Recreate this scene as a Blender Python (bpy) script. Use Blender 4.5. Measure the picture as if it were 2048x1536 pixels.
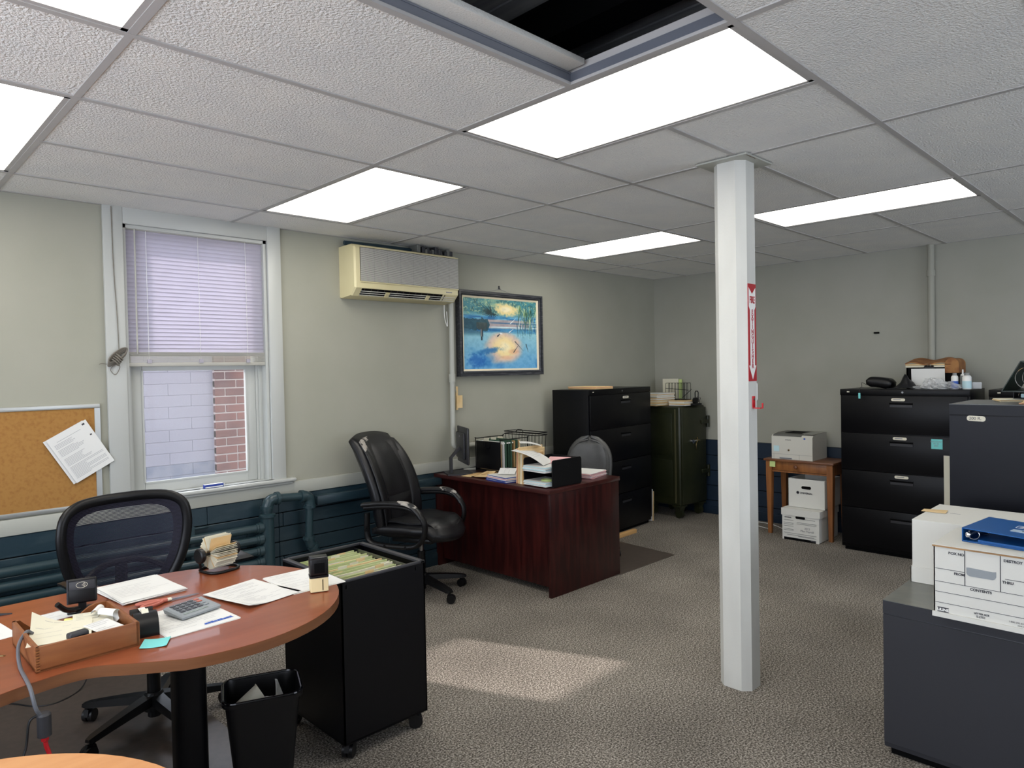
import bpy, bmesh, math, random
from mathutils import Vector, Matrix
import numpy as np
random.seed(7)
R=math.radians; PI=math.pi
for o in list(bpy.data.objects): bpy.data.objects.remove(o)
S=bpy.context.scene; COL=S.collection
# ------------------------------------------------------------------ camera, world, sun, exposure
CAM=(-1.86421342,-4.43952428,1.56375633)
cd=bpy.data.cameras.new('camera'); cam=bpy.data.objects.new('camera',cd); COL.objects.link(cam)
cd.sensor_width=36; cd.lens=1386.8094*36/2048; cd.clip_start=.02; cd.clip_end=100
RM=((0.7116448302673205,0.02831752840083984,-0.7019684844343543),(-0.7022659570684021,0.0007972207370441475,-0.7119142434183332),(-0.019600027974418538,0.9995986604754751,0.020453774200326815))
# camera-to-world rotation, columns are the camera axes
cam.matrix_world=Matrix.Translation(CAM)@Matrix(RM).to_4x4()
S.camera=cam
w=bpy.data.worlds.new('world'); S.world=w; w.use_nodes=True
bg=w.node_tree.nodes['Background']; bg.inputs[0].default_value=(.80,.87,1,1); bg.inputs[1].default_value=4.2
sd=bpy.data.lights.new('sun','SUN'); sun=bpy.data.objects.new('sun',sd); COL.objects.link(sun)
SD=Vector((.340,-.778,-.528)).normalized()
sun.rotation_euler=SD.to_track_quat('-Z','Y').to_euler(); sd.energy=3.9; sd.angle=R(1.2); sd.color=(1,.9,.86)
sun.location=(-3,5,5)
YB_=-7.4
def portal(loc,rot,sx,sy):
    l=bpy.data.lights.new('window_portal','AREA'); o=bpy.data.objects.new('window_portal',l); COL.objects.link(o)
    l.shape='RECTANGLE'; l.size=sx; l.size_y=sy; o.location=loc; o.rotation_euler=rot; l.cycles.is_portal=True
portal((-.2,.22,1.3),(R(-90),0,0),.8,.75)
portal((2.4,YB_-.1,1.5),(R(90),0,0),3.2,1.8)
portal((-3.5,-3.9,1.45),(0,R(-90),0),1.9,5.8)
vs=S.view_settings; S.display_settings.display_device='sRGB'; vs.view_transform='Standard'; vs.look='None'; vs.gamma=1; vs.use_curve_mapping=False; vs.exposure=0.62
LAMP=4.4; LCOL=(1,.965,.88)
H=2.55; XF=4.785; XL=-3.4; YB=-7.4
# ------------------------------------------------------------------ materials
M={}
def nt(m):
    m.use_nodes=True; return m.node_tree, m.node_tree.nodes['Principled BSDF']
def c3(c): return tuple(((v/255+.055)/1.055)**2.4 if v/255>.04045 else v/255/12.92 for v in c)+(1,)
def mat(name,col,rough=.5,metal=0,spec=.5,n=None,bump=None,emit=None,alpha=None,trans=None,coat=None,sheen=None):
    """col sRGB 0-255; n=(col2,scale,(sx,sy,sz),detail,lo,hi); bump=(scale,strength,dist)"""
    m=bpy.data.materials.new(name); t,b=nt(m); N=t.nodes; L=t.links
    b.inputs['Base Color'].default_value=c3(col); b.inputs['Roughness'].default_value=rough; b.inputs['Metallic'].default_value=metal
    b.inputs['Specular IOR Level'].default_value=spec
    tc=N.new('ShaderNodeTexCoord')
    if n:
        c2,sc,s3,det,lo,hi=n
        mp=N.new('ShaderNodeMapping'); mp.inputs['Scale'].default_value=s3; L.new(tc.outputs['Object'],mp.inputs[0])
        nz=N.new('ShaderNodeTexNoise'); nz.inputs['Scale'].default_value=sc; nz.inputs['Detail'].default_value=det; L.new(mp.outputs[0],nz.inputs['Vector'])
        r=N.new('ShaderNodeValToRGB'); r.color_ramp.elements[0].position=lo; r.color_ramp.elements[1].position=hi
        r.color_ramp.elements[0].color=c3(col); r.color_ramp.elements[1].color=c3(c2)
        L.new(nz.outputs[0],r.inputs[0]); L.new(r.outputs[0],b.inputs['Base Color'])
    if bump:
        sc,st,di=bump
        nb=N.new('ShaderNodeTexNoise'); nb.inputs['Scale'].default_value=sc; nb.inputs['Detail'].default_value=3; L.new(tc.outputs['Object'],nb.inputs['Vector'])
        bp=N.new('ShaderNodeBump'); bp.inputs['Strength'].default_value=st; bp.inputs['Distance'].default_value=di
        L.new(nb.outputs[0],bp.inputs['Height']); L.new(bp.outputs[0],b.inputs['Normal'])
    if emit: b.inputs['Emission Color'].default_value=emit[0]+(1,); b.inputs['Emission Strength'].default_value=emit[1]
    if alpha is not None: b.inputs['Alpha'].default_value=alpha
    if trans: b.inputs['Transmission Weight'].default_value=trans
    if coat: b.inputs['Coat Weight'].default_value=coat
    M[name]=m; return m
mat('wall',(157,157,143),.75,n=((162,161,148),3,(1,1,1),3,.3,.7),bump=(220,.08,.002))
mat('wall_far',(158,158,146),.8,n=((164,163,152),3,(1,1,1),3,.3,.7),bump=(220,.08,.002))
mat('trim',(176,177,168),.45,bump=(60,.06,.003))
mat('trim_window',(184,186,182),.35,bump=(60,.04,.003))
mat('teal',(34,54,64),.38,n=((60,76,82),4,(1,1,3),6,.55,.8),bump=(50,.25,.004))
mat('navy',(24,42,62),.5,n=((20,36,52),3,(1,1,3),4,.3,.7),bump=(40,.1,.003))
mat('pipe_teal',(40,60,66),.3,n=((60,78,82),8,(1,1,1),5,.6,.85),bump=(70,.2,.003))
mat('tile',(236,235,230),.9,n=((230,230,227),5,(1,1,1),3,.35,.65),bump=(110,.8,.012))
mat('tile_edge',(215,214,208),.9,bump=(150,.5,.005))
mat('tbar',(178,176,174),.45)
mat('tbar_side',(120,124,134),.4,.4)
mat('rust',(90,72,50),.8)
mat('deck',(172,172,170),.8,n=((148,148,150),2,(8,1,1),3,.4,.6))
mat('column',(207,207,201),.5,n=((200,200,194),6,(1,1,.3),3,.4,.6),bump=(90,.18,.003))
mat('black_metal',(8,8,11),.36,0,.22,bump=(400,.05,.0005))
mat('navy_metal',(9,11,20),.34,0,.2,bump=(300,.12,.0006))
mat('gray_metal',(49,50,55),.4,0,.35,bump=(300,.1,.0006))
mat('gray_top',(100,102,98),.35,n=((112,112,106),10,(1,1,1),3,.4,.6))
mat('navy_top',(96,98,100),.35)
mat('black_plastic',(14,14,16),.38,0,.35)
mat('dark_plastic',(40,40,44),.42)
mat('blackest',(5,5,6),.7,0,.1)
mat('rubber',(28,28,30),.7)
mat('charcoal',(46,46,50),.5)
mat('chrome',(210,210,212),.15,1)
mat('steel',(150,150,152),.3,1)
mat('brass',(190,170,120),.25,1)
mat('safe_green',(30,34,18),.38,n=((44,46,26),4,(1,1,1),5,.4,.75),bump=(30,.1,.003))
mat('safe_trim',(92,88,62),.5)
mat('leather',(17,17,20),.36,0,.4,n=((34,34,38),6,(1,1,1),4,.5,.8),bump=(160,.28,.003))
mat('leather_worn',(168,162,154),.7,n=((28,28,30),22,(1,1,1),4,.45,.55))
mat('leather_gray',(62,62,62),.42,n=((80,80,78),7,(1,1,1),4,.4,.75),bump=(120,.2,.003))
mat('cable',(22,22,24),.5)
mat('gloss_black',(16,16,20),.12)
mat('cable_gray',(96,98,104),.45)
mat('red',(190,22,32),.45)
mat('sign_red',(172,24,36),.4)
mat('white',(238,238,234),.5)
mat('ivory',(222,216,196),.45)
mat('paper',(222,222,219),.85)
mat('paper_cream',(220,215,194),.85)
mat('paper_yellow',(236,226,120),.85)
mat('paper_pink',(226,176,178),.85)
mat('manila',(214,184,134),.8,n=((224,196,148),9,(1,1,1),3,.4,.6))
mat('manila_dark',(186,150,100),.8)
mat('brown_folder',(132,84,46),.75,n=((160,112,64),14,(1,1,1),3,.4,.6))
mat('green_folder',(44,74,56),.75)
mat('lime_folder',(176,186,128),.8,n=((196,202,156),12,(1,1,1),3,.3,.7))
mat('purple_folder',(92,76,124),.8)
mat('blue_folder',(40,64,150),.7)
mat('peach_folder',(222,170,132),.8)
mat('ink',(60,60,66),.8)
mat('ink_light',(138,138,144),.8)
mat('ink_blue',(60,96,180),.8)
mat('teal_note',(120,206,204),.8)
mat('blue_note',(190,220,226),.8)
mat('green_note',(196,214,140),.8)
mat('cardboard_white',(214,213,206),.8,bump=(40,.05,.002))
mat('cardboard',(168,132,92),.85)
mat('blue_binder',(16,84,150),.38)
mat('silver_label',(176,196,214),.5)
mat('green_binder',(24,42,32),.4)
mat('ac_beige',(218,208,166),.5,n=((206,194,148),2,(1,1,1),3,.4,.7))
mat('ac_dark',(34,26,22),.7)
mat('ac_slat',(206,204,196),.5)
mat('ac_grid',(72,70,62),.7,n=((52,52,52),3,(1,1,1),3,.4,.6))
mat('frame_dark',(46,48,54),.45,n=((90,90,94),10,(1,6,6),5,.5,.8),bump=(120,.4,.003))
mat('cream',(226,214,186),.6)
mat('cork',(162,118,60),.9,n=((146,100,48),60,(1,1,1),8,.45,.75),bump=(220,.2,.002))
mat('aluminium',(186,188,186),.35,.6)
mat('blind',(200,196,208),.55)
mat('blind_rail',(178,176,168),.5)
mat('cord',(120,114,104),.7)
mat('block',(160,162,178),.8,n=((146,148,166),1.5,(1,1,1),5,.45,.8),bump=(60,.3,.006))
mat('block_low',(124,132,152),.8,n=((154,158,172),6,(1,1,1),6,.4,.7),bump=(60,.3,.006))
mat('mortar_white',(140,142,156),.9)
mat('brick',(136,96,90),.9,n=((100,74,76),3,(1,1,1),4,.35,.7),bump=(90,.4,.005))
mat('mortar',(186,176,176),.9)
mat('asphalt',(110,110,114),.95)
mat('desk_orange',(142,76,46),.3,n=((128,66,38),3,(.6,10,10),6,.35,.7),coat=.15)
mat('desk_edge',(122,78,48),.35,n=((106,66,40),4,(1,1,10),5,.35,.7))
mat('desk_light',(206,148,96),.35,n=((196,136,84),4,(1,8,8),5,.35,.7))
mat('mahogany',(38,10,10),.34,0,.35,n=((66,22,19),9,(3,3,.35),6,.4,.75),coat=.1)
mat('mahogany_top',(66,28,25),.28,n=((52,20,19),7,(3,.3,3),6,.4,.75),coat=.15)
mat('box_wood',(140,86,46),.5,n=((120,68,34),8,(1,5,5),6,.35,.75),bump=(60,.1,.002))
mat('box_worn',(168,130,92),.7)
mat('oak',(150,96,50),.45,n=((118,70,34),9,(4,4,.5),6,.35,.75),bump=(60,.1,.002))
mat('oak_top',(104,64,40),.4,n=((134,90,58),9,(4,.6,4),6,.45,.75))
mat('pine',(216,170,110),.6)
mat('printer_body',(206,204,194),.45)
mat('printer_side',(150,150,144),.5)
mat('printer_top',(96,96,92),.45)
mat('calc',(142,148,152),.45)
mat('calc_key',(64,66,72),.4)
mat('lcd',(120,132,120),.2)
mat('pink_handle',(190,108,92),.5)
mat('stamp_cream',(226,208,160),.5)
mat('floor_mat',(92,82,76),.28,n=((84,76,70),30,(1,1,1),3,.4,.6),spec=.5)
mat('floor_mat_dark',(66,60,56),.5)
mat('smoke',(30,32,36),.2,alpha=.8)
mat('bottle_gray',(150,152,150),.3,alpha=.75)
mat('bag',(226,228,228),.12,alpha=.38,spec=.9)
mat('glass',(255,255,255),.02,alpha=.06)
mat('lamp',(255,250,232),.5,emit=(LCOL,LAMP))
mat('screen',(10,10,12),.15)
m_=M['blind']; t_,b_=nt(m_)
tr_=t_.nodes.new('ShaderNodeBsdfTranslucent'); tr_.inputs[0].default_value=(.76,.74,.80,1)
mx_=t_.nodes.new('ShaderNodeMixShader'); mx_.inputs[0].default_value=.36
t_.links.new(b_.outputs[0],mx_.inputs[1]); t_.links.new(tr_.outputs[0],mx_.inputs[2]); t_.links.new(mx_.outputs[0],t_.nodes['Material Output'].inputs[0])
def carpet():
    m=bpy.data.materials.new('carpet'); t,b=nt(m); N=t.nodes; L=t.links; M['carpet']=m
    tc=N.new('ShaderNodeTexCoord')
    a=N.new('ShaderNodeTexNoise'); a.inputs['Scale'].default_value=120; a.inputs['Detail'].default_value=4; a.inputs['Roughness'].default_value=.8
    L.new(tc.outputs['Object'],a.inputs['Vector'])
    r=N.new('ShaderNodeValToRGB'); e=r.color_ramp.elements; e[0].position=.40; e[0].color=c3((58,54,49)); e[1].position=.60; e[1].color=c3((206,198,188))
    x=e.new(.48); x.color=c3((116,110,101)); x=e.new(.53); x.color=c3((150,142,132))
    L.new(a.outputs[0],r.inputs[0])
    g=N.new('ShaderNodeTexNoise'); g.inputs['Scale'].default_value=1.1; g.inputs['Detail'].default_value=5; L.new(tc.outputs['Object'],g.inputs['Vector'])
    mr=N.new('ShaderNodeMapRange'); mr.inputs[1].default_value=.35; mr.inputs[2].default_value=.65; mr.inputs[3].default_value=.70; mr.inputs[4].default_value=1.08; L.new(g.outputs[0],mr.inputs[0])
    mx=N.new('ShaderNodeMix'); mx.data_type='RGBA'; mx.blend_type='MULTIPLY'; mx.inputs[0].default_value=1
    L.new(r.outputs[0],mx.inputs[6]); L.new(mr.outputs[0],mx.inputs[7]); L.new(mx.outputs[2],b.inputs['Base Color'])
    bp=N.new('ShaderNodeBump'); bp.inputs['Strength'].default_value=.7; bp.inputs['Distance'].default_value=.006; L.new(a.outputs[0],bp.inputs['Height']); L.new(bp.outputs[0],b.inputs['Normal'])
    b.inputs['Roughness'].default_value=.95; b.inputs['Specular IOR Level'].default_value=.15
carpet()
def meshfab():
    m=bpy.data.materials.new('mesh_fabric'); t,b=nt(m); N=t.nodes; L=t.links; M['mesh_fabric']=m
    b.inputs['Base Color'].default_value=c3((30,28,48)); b.inputs['Roughness'].default_value=.45
    tc=N.new('ShaderNodeTexCoord'); 
    wv=N.new('ShaderNodeTexWave'); wv.bands_direction='Z'; wv.inputs['Scale'].default_value=48; wv.inputs['Distortion'].default_value=1.2; wv.inputs['Detail Scale'].default_value=6
    w2=N.new('ShaderNodeTexWave'); w2.bands_direction='X'; w2.inputs['Scale'].default_value=30
    L.new(tc.outputs['Object'],wv.inputs['Vector']); L.new(tc.outputs['Object'],w2.inputs['Vector'])
    mn=N.new('ShaderNodeMath'); mn.operation='MULTIPLY'; L.new(wv.outputs[1],mn.inputs[0]); mn.inputs[1].default_value=1
    cr=N.new('ShaderNodeMapRange'); cr.inputs[1].default_value=.35; cr.inputs[2].default_value=.9; cr.inputs[3].default_value=.92; cr.inputs[4].default_value=.25
    L.new(mn.outputs[0],cr.inputs[0]); L.new(cr.outputs[0],b.inputs['Alpha'])
meshfab()
def attrmat():
    m=bpy.data.materials.new('canvas_paint'); t,b=nt(m); a=t.nodes.new('ShaderNodeVertexColor'); a.layer_name='paint'
    t.links.new(a.outputs[0],b.inputs['Base Color']); b.inputs['Roughness'].default_value=.45; M['canvas_paint']=m
attrmat()
# ------------------------------------------------------------------ mesh builder
class MB:
    def __init__(s): s.bm=bmesh.new(); s.m=[]; s.s=set()
    def mi(s,name):
        if name not in s.m: s.m.append(name)
        return s.m.index(name)
    def _fin(s,vs,fs,m,T):
        if T is not None: bmesh.ops.transform(s.bm,matrix=T,verts=vs)
        k=s.mi(m)
        for f in fs: f.material_index=k
    def box(s,x0,x1,y0,y1,z0,z1,m,T=None,bev=0,seg=2):
        r=bmesh.ops.create_cube(s.bm,size=1); vs=r['verts']
        bmesh.ops.transform(s.bm,matrix=Matrix.Translation(((x0+x1)/2,(y0+y1)/2,(z0+z1)/2))@Matrix.Diagonal((abs(x1-x0),abs(y1-y0),abs(z1-z0),1)),verts=vs)
        fs=list({f for v in vs for f in v.link_faces})
        if bev:
            es=list({e for v in vs for e in v.link_edges})
            r=bmesh.ops.bevel(s.bm,geom=es,offset=bev,segments=seg,affect='EDGES',profile=.5)
            vs=list({v for f in r['faces'] for v in f.verts}|{v for v in vs if v.is_valid}); fs=list({f for v in vs for f in v.link_faces})
        s._fin(vs,fs,m,T); return s
    def prism(s,poly,z0,z1,m,T=None,side=None):
        a=[s.bm.verts.new((p[0],p[1],z0)) for p in poly]; b=[s.bm.verts.new((p[0],p[1],z1)) for p in poly]
        fs=[s.bm.faces.new(a[::-1]),s.bm.faces.new(b)]; n=len(poly); sf=[]
        for i in range(n): sf.append(s.bm.faces.new((a[i],a[(i+1)%n],b[(i+1)%n],b[i])))
        s._fin(a+b,fs,m,T)
        k=s.mi(side or m)
        for f in sf: f.material_index=k
        bmesh.ops.recalc_face_normals(s.bm,faces=fs+sf)
        return s
    def rings(s,rs,m,cap=True,T=None,closed=True):
        """loft list of rings (lists of points)"""
        V=[[s.bm.verts.new(p) for p in r] for r in rs]; fs=[]; n=len(V[0])
        for i in range(len(V)-1):
            for j in range(n if closed else n-1):
                fs.append(s.bm.faces.new((V[i][j],V[i][(j+1)%n],V[i+1][(j+1)%n],V[i+1][j])))
        if cap: fs.append(s.bm.faces.new(V[0][::-1])); fs.append(s.bm.faces.new(V[-1]))
        s._fin([v for r in V for v in r],fs,m,T); bmesh.ops.recalc_face_normals(s.bm,faces=fs); return s
    def lathe(s,prof,m,n=20,T=None,cap=True):
        return s.rings([[(r*math.cos(2*PI*k/n),r*math.sin(2*PI*k/n),z) for k in range(n)] for r,z in prof],m,cap,T)
    def cyl(s,p,q,r,m,n=14,r2=None,T=None):
        p=Vector(p);q=Vector(q); d=q-p; Q=Matrix.Translation(p)@d.to_track_quat('Z','Y').to_matrix().to_4x4()
        if T is not None: Q=T@Q
        return s.lathe([(r,0),(r if r2 is None else r2,d.length)],m,n,Q)
    def tube(s,pts,r,m,n=8,closed=False,T=None,ry=None):
        P=[Vector(p) for p in pts]; N=len(P); rs=[]; up=None
        for i in range(N):
            if closed: t=(P[(i+1)%N]-P[i-1]).normalized()
            else: t=(P[min(i+1,N-1)]-P[max(i-1,0)]).normalized()
            if up is None:
                up=Vector((0,0,1)) if abs(t.z)<.9 else Vector((1,0,0))
            u=(up-t*up.dot(t)).normalized(); up=u; v=t.cross(u); rr=r[i] if isinstance(r,(list,tuple)) else r
            rs.append([P[i]+(u*math.sin(2*PI*k/n)*(ry or rr)+v*math.cos(2*PI*k/n)*rr) for k in range(n)])
        if closed: rs.append(rs[0]); return s.rings(rs,m,False,T)
        return s.rings(rs,m,True,T)
    def surf(s,fn,nu,nv,m,th=0,T=None,m2=None):
        """fn(u,v)->(point) ; thickness th as number or fn(u,v) along normal, both sides"""
        P=[[Vector(fn(i/nu,j/nv)) for j in range(nv+1)] for i in range(nu+1)]
        def nrm(i,j):
            a=P[min(i+1,nu)][j]-P[max(i-1,0)][j]; b=P[i][min(j+1,nv)]-P[i][max(j-1,0)]; return a.cross(b).normalized()
        k=s.mi(m); k2=s.mi(m2) if m2 else k; vs=[];fs=[]
        if not th:
            V=[[s.bm.verts.new(p) for p in r] for r in P]
            for i in range(nu):
                for j in range(nv):
                    f=s.bm.faces.new((V[i][j],V[i+1][j],V[i+1][j+1],V[i][j+1])); f.material_index=k; fs.append(f)
            vs=[v for r in V for v in r]
        else:
            t=(lambda u,v:th) if not callable(th) else th
            A=[[s.bm.verts.new(P[i][j]+nrm(i,j)*t(i/nu,j/nv)/2) for j in range(nv+1)] for i in range(nu+1)]
            B=[[s.bm.verts.new(P[i][j]-nrm(i,j)*t(i/nu,j/nv)/2) for j in range(nv+1)] for i in range(nu+1)]
            for i in range(nu):
                for j in range(nv):
                    f=s.bm.faces.new((A[i][j],A[i+1][j],A[i+1][j+1],A[i][j+1])); f.material_index=k; fs.append(f)
                    f=s.bm.faces.new((B[i][j],B[i][j+1],B[i+1][j+1],B[i+1][j])); f.material_index=k2; fs.append(f)
            for i in range(nu):
                for j in (0,nv):
                    q=(A[i][j],B[i][j],B[i+1][j],A[i+1][j]); f=s.bm.faces.new(q if j==0 else q[::-1]); f.material_index=k2; fs.append(f)
            for j in range(nv):
                for i in (0,nu):
                    q=(A[i][j],A[i][j+1],B[i][j+1],B[i][j]); f=s.bm.faces.new(q if i==0 else q[::-1]); f.material_index=k2; fs.append(f)
            vs=[v for r in A+B for v in r]
        if T is not None: bmesh.ops.transform(s.bm,matrix=T,verts=vs)
        return s
    def quad(s,a,b,c,d,m):
        f=s.bm.faces.new([s.bm.verts.new(p) for p in (a,b,c,d)]); f.material_index=s.mi(m); return s
    def build(s,name,parent=None,smooth=.55,loc=None,rz=0):
        me=bpy.data.meshes.new(name); s.bm.normal_update(); s.bm.to_mesh(me); s.bm.free()
        for n in s.m: me.materials.append(M[n])
        if smooth:
            me.polygons.foreach_set('use_smooth',[True]*len(me.polygons)); me.set_sharp_from_angle(angle=smooth)
        o=bpy.data.objects.new(name,me); COL.objects.link(o)
        if parent: o.parent=parent
        if loc: o.location=loc
        if rz: o.rotation_euler.z=rz
        return o
def T_(x=0,y=0,z=0,rx=0,ry=0,rz=0): return Matrix.Translation((x,y,z))@Matrix.Rotation(R(rz),4,'Z')@Matrix.Rotation(R(ry),4,'Y')@Matrix.Rotation(R(rx),4,'X')
def tag(o,label=None,cat=None,group=None,kind=None):
    if label: o['label']=label
    if cat: o['category']=cat
    if group: o['group']=group
    if kind: o['kind']=kind
    return o
def thing(name,label,cat,loc=(0,0,0),rz=0,group=None):
    o=bpy.data.objects.new(name,None); COL.objects.link(o); o.location=loc; o.rotation_euler.z=R(rz); o.empty_display_size=.1
    return tag(o,label,cat,group)
def struct(name,mb,parent=None,smooth=.55):
    o=mb.build(name,parent,smooth)
    if not parent: tag(o,kind='structure')
    return o
def text(s,size,mname,T,parent,name='lettering',ext=.0004,font=None,bold=0,ax='CENTER',sx=1):
    cu=bpy.data.curves.new(name,'FONT'); cu.body=s; cu.size=size; cu.extrude=ext; cu.align_x=ax; cu.align_y='CENTER'; cu.offset=bold
    tmp=bpy.data.objects.new('tmp_text',cu); COL.objects.link(tmp)
    bpy.context.view_layer.update()
    me=bpy.data.meshes.new_from_object(tmp.evaluated_get(bpy.context.evaluated_depsgraph_get()))
    bpy.data.objects.remove(tmp); me.materials.clear(); me.materials.append(M[mname]); me.transform(T@Matrix.Diagonal((sx,1,1,1)))
    o=bpy.data.objects.new(name,me); COL.objects.link(o); o.parent=parent; return o
def copy_tree(o,parent=None):
    c=o.copy(); COL.objects.link(c)
    if parent: c.parent=parent
    for ch in [x for x in KIDS(o)]: copy_tree(ch,c)
    return c
def KIDS(o): return [x for x in bpy.data.objects if x.parent==o]
def smoothstep(a,b,x):
    t=max(0,min(1,(x-a)/(b-a))); return t*t*(3-2*t)
def bez(pts,n=10):
    """Catmull-Rom through pts"""
    P=[Vector(p) for p in pts]; Q=[P[0]*2-P[1]]+P+[P[-1]*2-P[-2]]; out=[]
    for i in range(1,len(Q)-2):
        for k in range(n):
            t=k/n; a,b,c,d=Q[i-1],Q[i],Q[i+1],Q[i+2]
            out.append(.5*((2*b)+(c-a)*t+(2*a-5*b+4*c-d)*t*t+(3*b-a-3*c+d)*t**3))
    out.append(P[-1]); return out
def arc(cx,cy,r,a0,a1,n): return [(cx+r*math.cos(R(a0+(a1-a0)*k/n)),cy+r*math.sin(R(a0+(a1-a0)*k/n))) for k in range(n+1)]
def rrect(w,d,r,n=5,cx=0,cy=0):
    p=[]
    for (x,y,a) in ((w/2-r,d/2-r,0),(-w/2+r,d/2-r,90),(-w/2+r,-d/2+r,180),(w/2-r,-d/2+r,270)): p+=arc(cx+x,cy+y,r,a,a+90,n)
    return p
# ------------------------------------------------------------------ room shell
struct('floor',MB().box(XL-.1,XF+.1,YB-.1,.02,-.1,0,'carpet'))
WX0,WX1,WZ0,WZ1=-.632,.235,.862,2.452
b=MB()
for x0,x1,z0,z1 in ((XL-.2,WX0,0,2.95),(WX1,XF+.2,0,2.95),(WX0,WX1,0,WZ0),(WX0,WX1,WZ1,2.95)): b.box(x0,x1,0,.28,z0,z1,'wall')
struct('wall_north',b,smooth=0)
struct('wall_east',MB().box(XF,XF+.2,YB-.2,0,0,2.95,'wall_far'),smooth=0)
b=MB()
for x0,x1,z0,z1 in ((XL-.2,.8,0,2.95),(4.0,XF+.2,0,2.95),(.8,4.0,0,.6),(.8,4.0,2.4,2.95)): b.box(x0,x1,YB-.2,YB,z0,z1,'wall')
struct('wall_south',b,smooth=0)
b=MB()
for x in (.8,1.84,2.9,3.94): b.box(x,x+.06,YB-.14,YB-.1,.6,2.4,'trim')
for z in (.6,1.45,2.34): b.box(.8,4.0,YB-.14,YB-.1,z,z+.06,'trim')
b.box(.8,4.0,YB-.12,YB-.115,.6,2.4,'glass')
struct('added_window_3',b)  # unseen window behind the camera, added to brighten ceiling and far wall
b=MB()
for y0,y1,z0,z1 in ((YB,-6.8,0,2.95),(-1.0,0,0,2.95),(-6.8,-1.0,0,.5),(-6.8,-1.0,2.4,2.95)): b.box(XL-.2,XL,y0,y1,z0,z1,'wall')
struct('wall_west',b,smooth=0)
b=MB()
for y in (-6.8,-5.52,-4.22,-2.96,-2.0,-1.06): b.box(XL-.14,XL-.1,y,y+.06,.5,2.4,'trim')
for z in (.5,1.42,2.34): b.box(XL-.14,XL-.1,-6.8,-1.0,z,z+.06,'trim')
b.box(XL-.12,XL-.115,-6.8,-1.0,.5,2.4,'glass')
struct('window_2',b)
# dark boards under the chair rail, chair rail
b=MB(); z=0.0; edges=[.0,.13,.235,.335,.435,.535,.63,.747]
for i in range(len(edges)-1):
    cut=sorted([XL,-1.9,-.2+.25*(i%3),.16,.27,1.15+.3*(i%2),2.6,3.9,XF])
    for a,c in zip(cut,cut[1:]): b.box(a+.0012,c-.0012,-.018,0,edges[i]+.003,edges[i+1]-.003,'teal',bev=.003,seg=1)
b.box(XL,XF,-.008,0,0,.747,'blackest')
struct('trim_1',b,smooth=0)
tr=MB().box(XL,XF-.0,-.024,0,.747,.832,'trim',bev=.003)
struct('trim_2',tr)
struct('trim_3',MB().box(.52,1.62,-.085,-.018,.655,.716,'teal',bev=.006))
b=MB()
for i,(z0,z1) in enumerate(((.0,.14),(.14,.3),(.3,.46),(.46,.62),(.62,.785))): b.box(XF-.016,XF,YB,-.02,z0+.003,z1-.003,'navy',bev=.003,seg=1)
b.box(XF-.006,XF,YB,-.02,0,.785,'blackest')
struct('trim_4',b,smooth=0)
struct('baseboard_east',MB().box(XF-.03,XF-.016,YB,-.02,0,.09,'navy',bev=.004))
struct('baseboard_north',MB().box(XL,XF-.03,-.032,-.018,0,.10,'teal',bev=.004))
# ------------------------------------------------------------------ window 1
def casing(b):
    b.box(-.735,WX0,-.024,0,WZ0-.02,2.545,'trim_window',bev=.003); b.box(WX1,.328,-.024,0,WZ0-.02,2.545,'trim_window',bev=.003)
    b.box(WX0,WX1,-.022,0,WZ1,2.545,'trim_window',bev=.002)
b=MB(); casing(b)
b.box(WX0-.001,WX0+.02,0,.2,WZ0,WZ1,'trim_window').box(WX1-.02,WX1+.001,0,.2,WZ0,WZ1,'trim_window').box(WX0,WX1,0,.2,WZ1-.02,WZ1+.001,'trim_window')
b.box(WX0+.02,WX0+.05,.075,.12,WZ0,WZ1,'trim_window').box(WX1-.045,WX1-.02,.06,.12,WZ0,WZ1,'trim_window').box(WX1-.06,WX1-.045,.075,.12,WZ0,WZ1,'trim_window')
win=struct('window_1',b)
b=MB().box(WX0-.005,WX1+.005,-.03,.2,.838,WZ0,'trim_window').box(-.76,.385,-.062,0,.838,WZ0,'trim_window',bev=.008,seg=3).box(-.74,.365,-.045,0,.823,.838,'trim_window',bev=.005)
struct('window_sill',b,win)
gx0,gx1,gz0,gz1=-.522,.110,.925,1.604
def sash(name,y0,y1,ox0,ox1,oz0,oz1,gx0,gx1,gz0,gz1):
    b=MB().box(ox0,gx0,y0,y1,oz0,oz1,'trim_window',bev=.004).box(gx1,ox1,y0,y1,oz0,oz1,'trim_window',bev=.004)
    b.box(gx0,gx1,y0,y1,oz0,gz0,'trim_window').box(gx0,gx1,y0,y1,gz1,oz1,'trim_window')
    for (a,c,d,e) in ((gx0-.006,gx0+.004,gz0,gz1),(gx1-.004,gx1+.006,gz0,gz1),(gx0,gx1,gz0-.006,gz0+.004),(gx0,gx1,gz1-.004,gz1+.006)): b.box(a,c,y0-.004,y0+.02,d,e,'trim_window')
    o=struct(name,b,win)
    struct('glass_pane',MB().box(gx0,gx1,y0+.016,y0+.02,gz0,gz1,'glass'),o,0)
sash('lower_sash',.08,.115,-.582,.175,WZ0+.001,1.64,gx0,gx1,gz0,gz1)
sash('upper_sash',.125,.16,-.582,.175,1.69,WZ1-.02,gx0,gx1,1.74,2.40)
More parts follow.
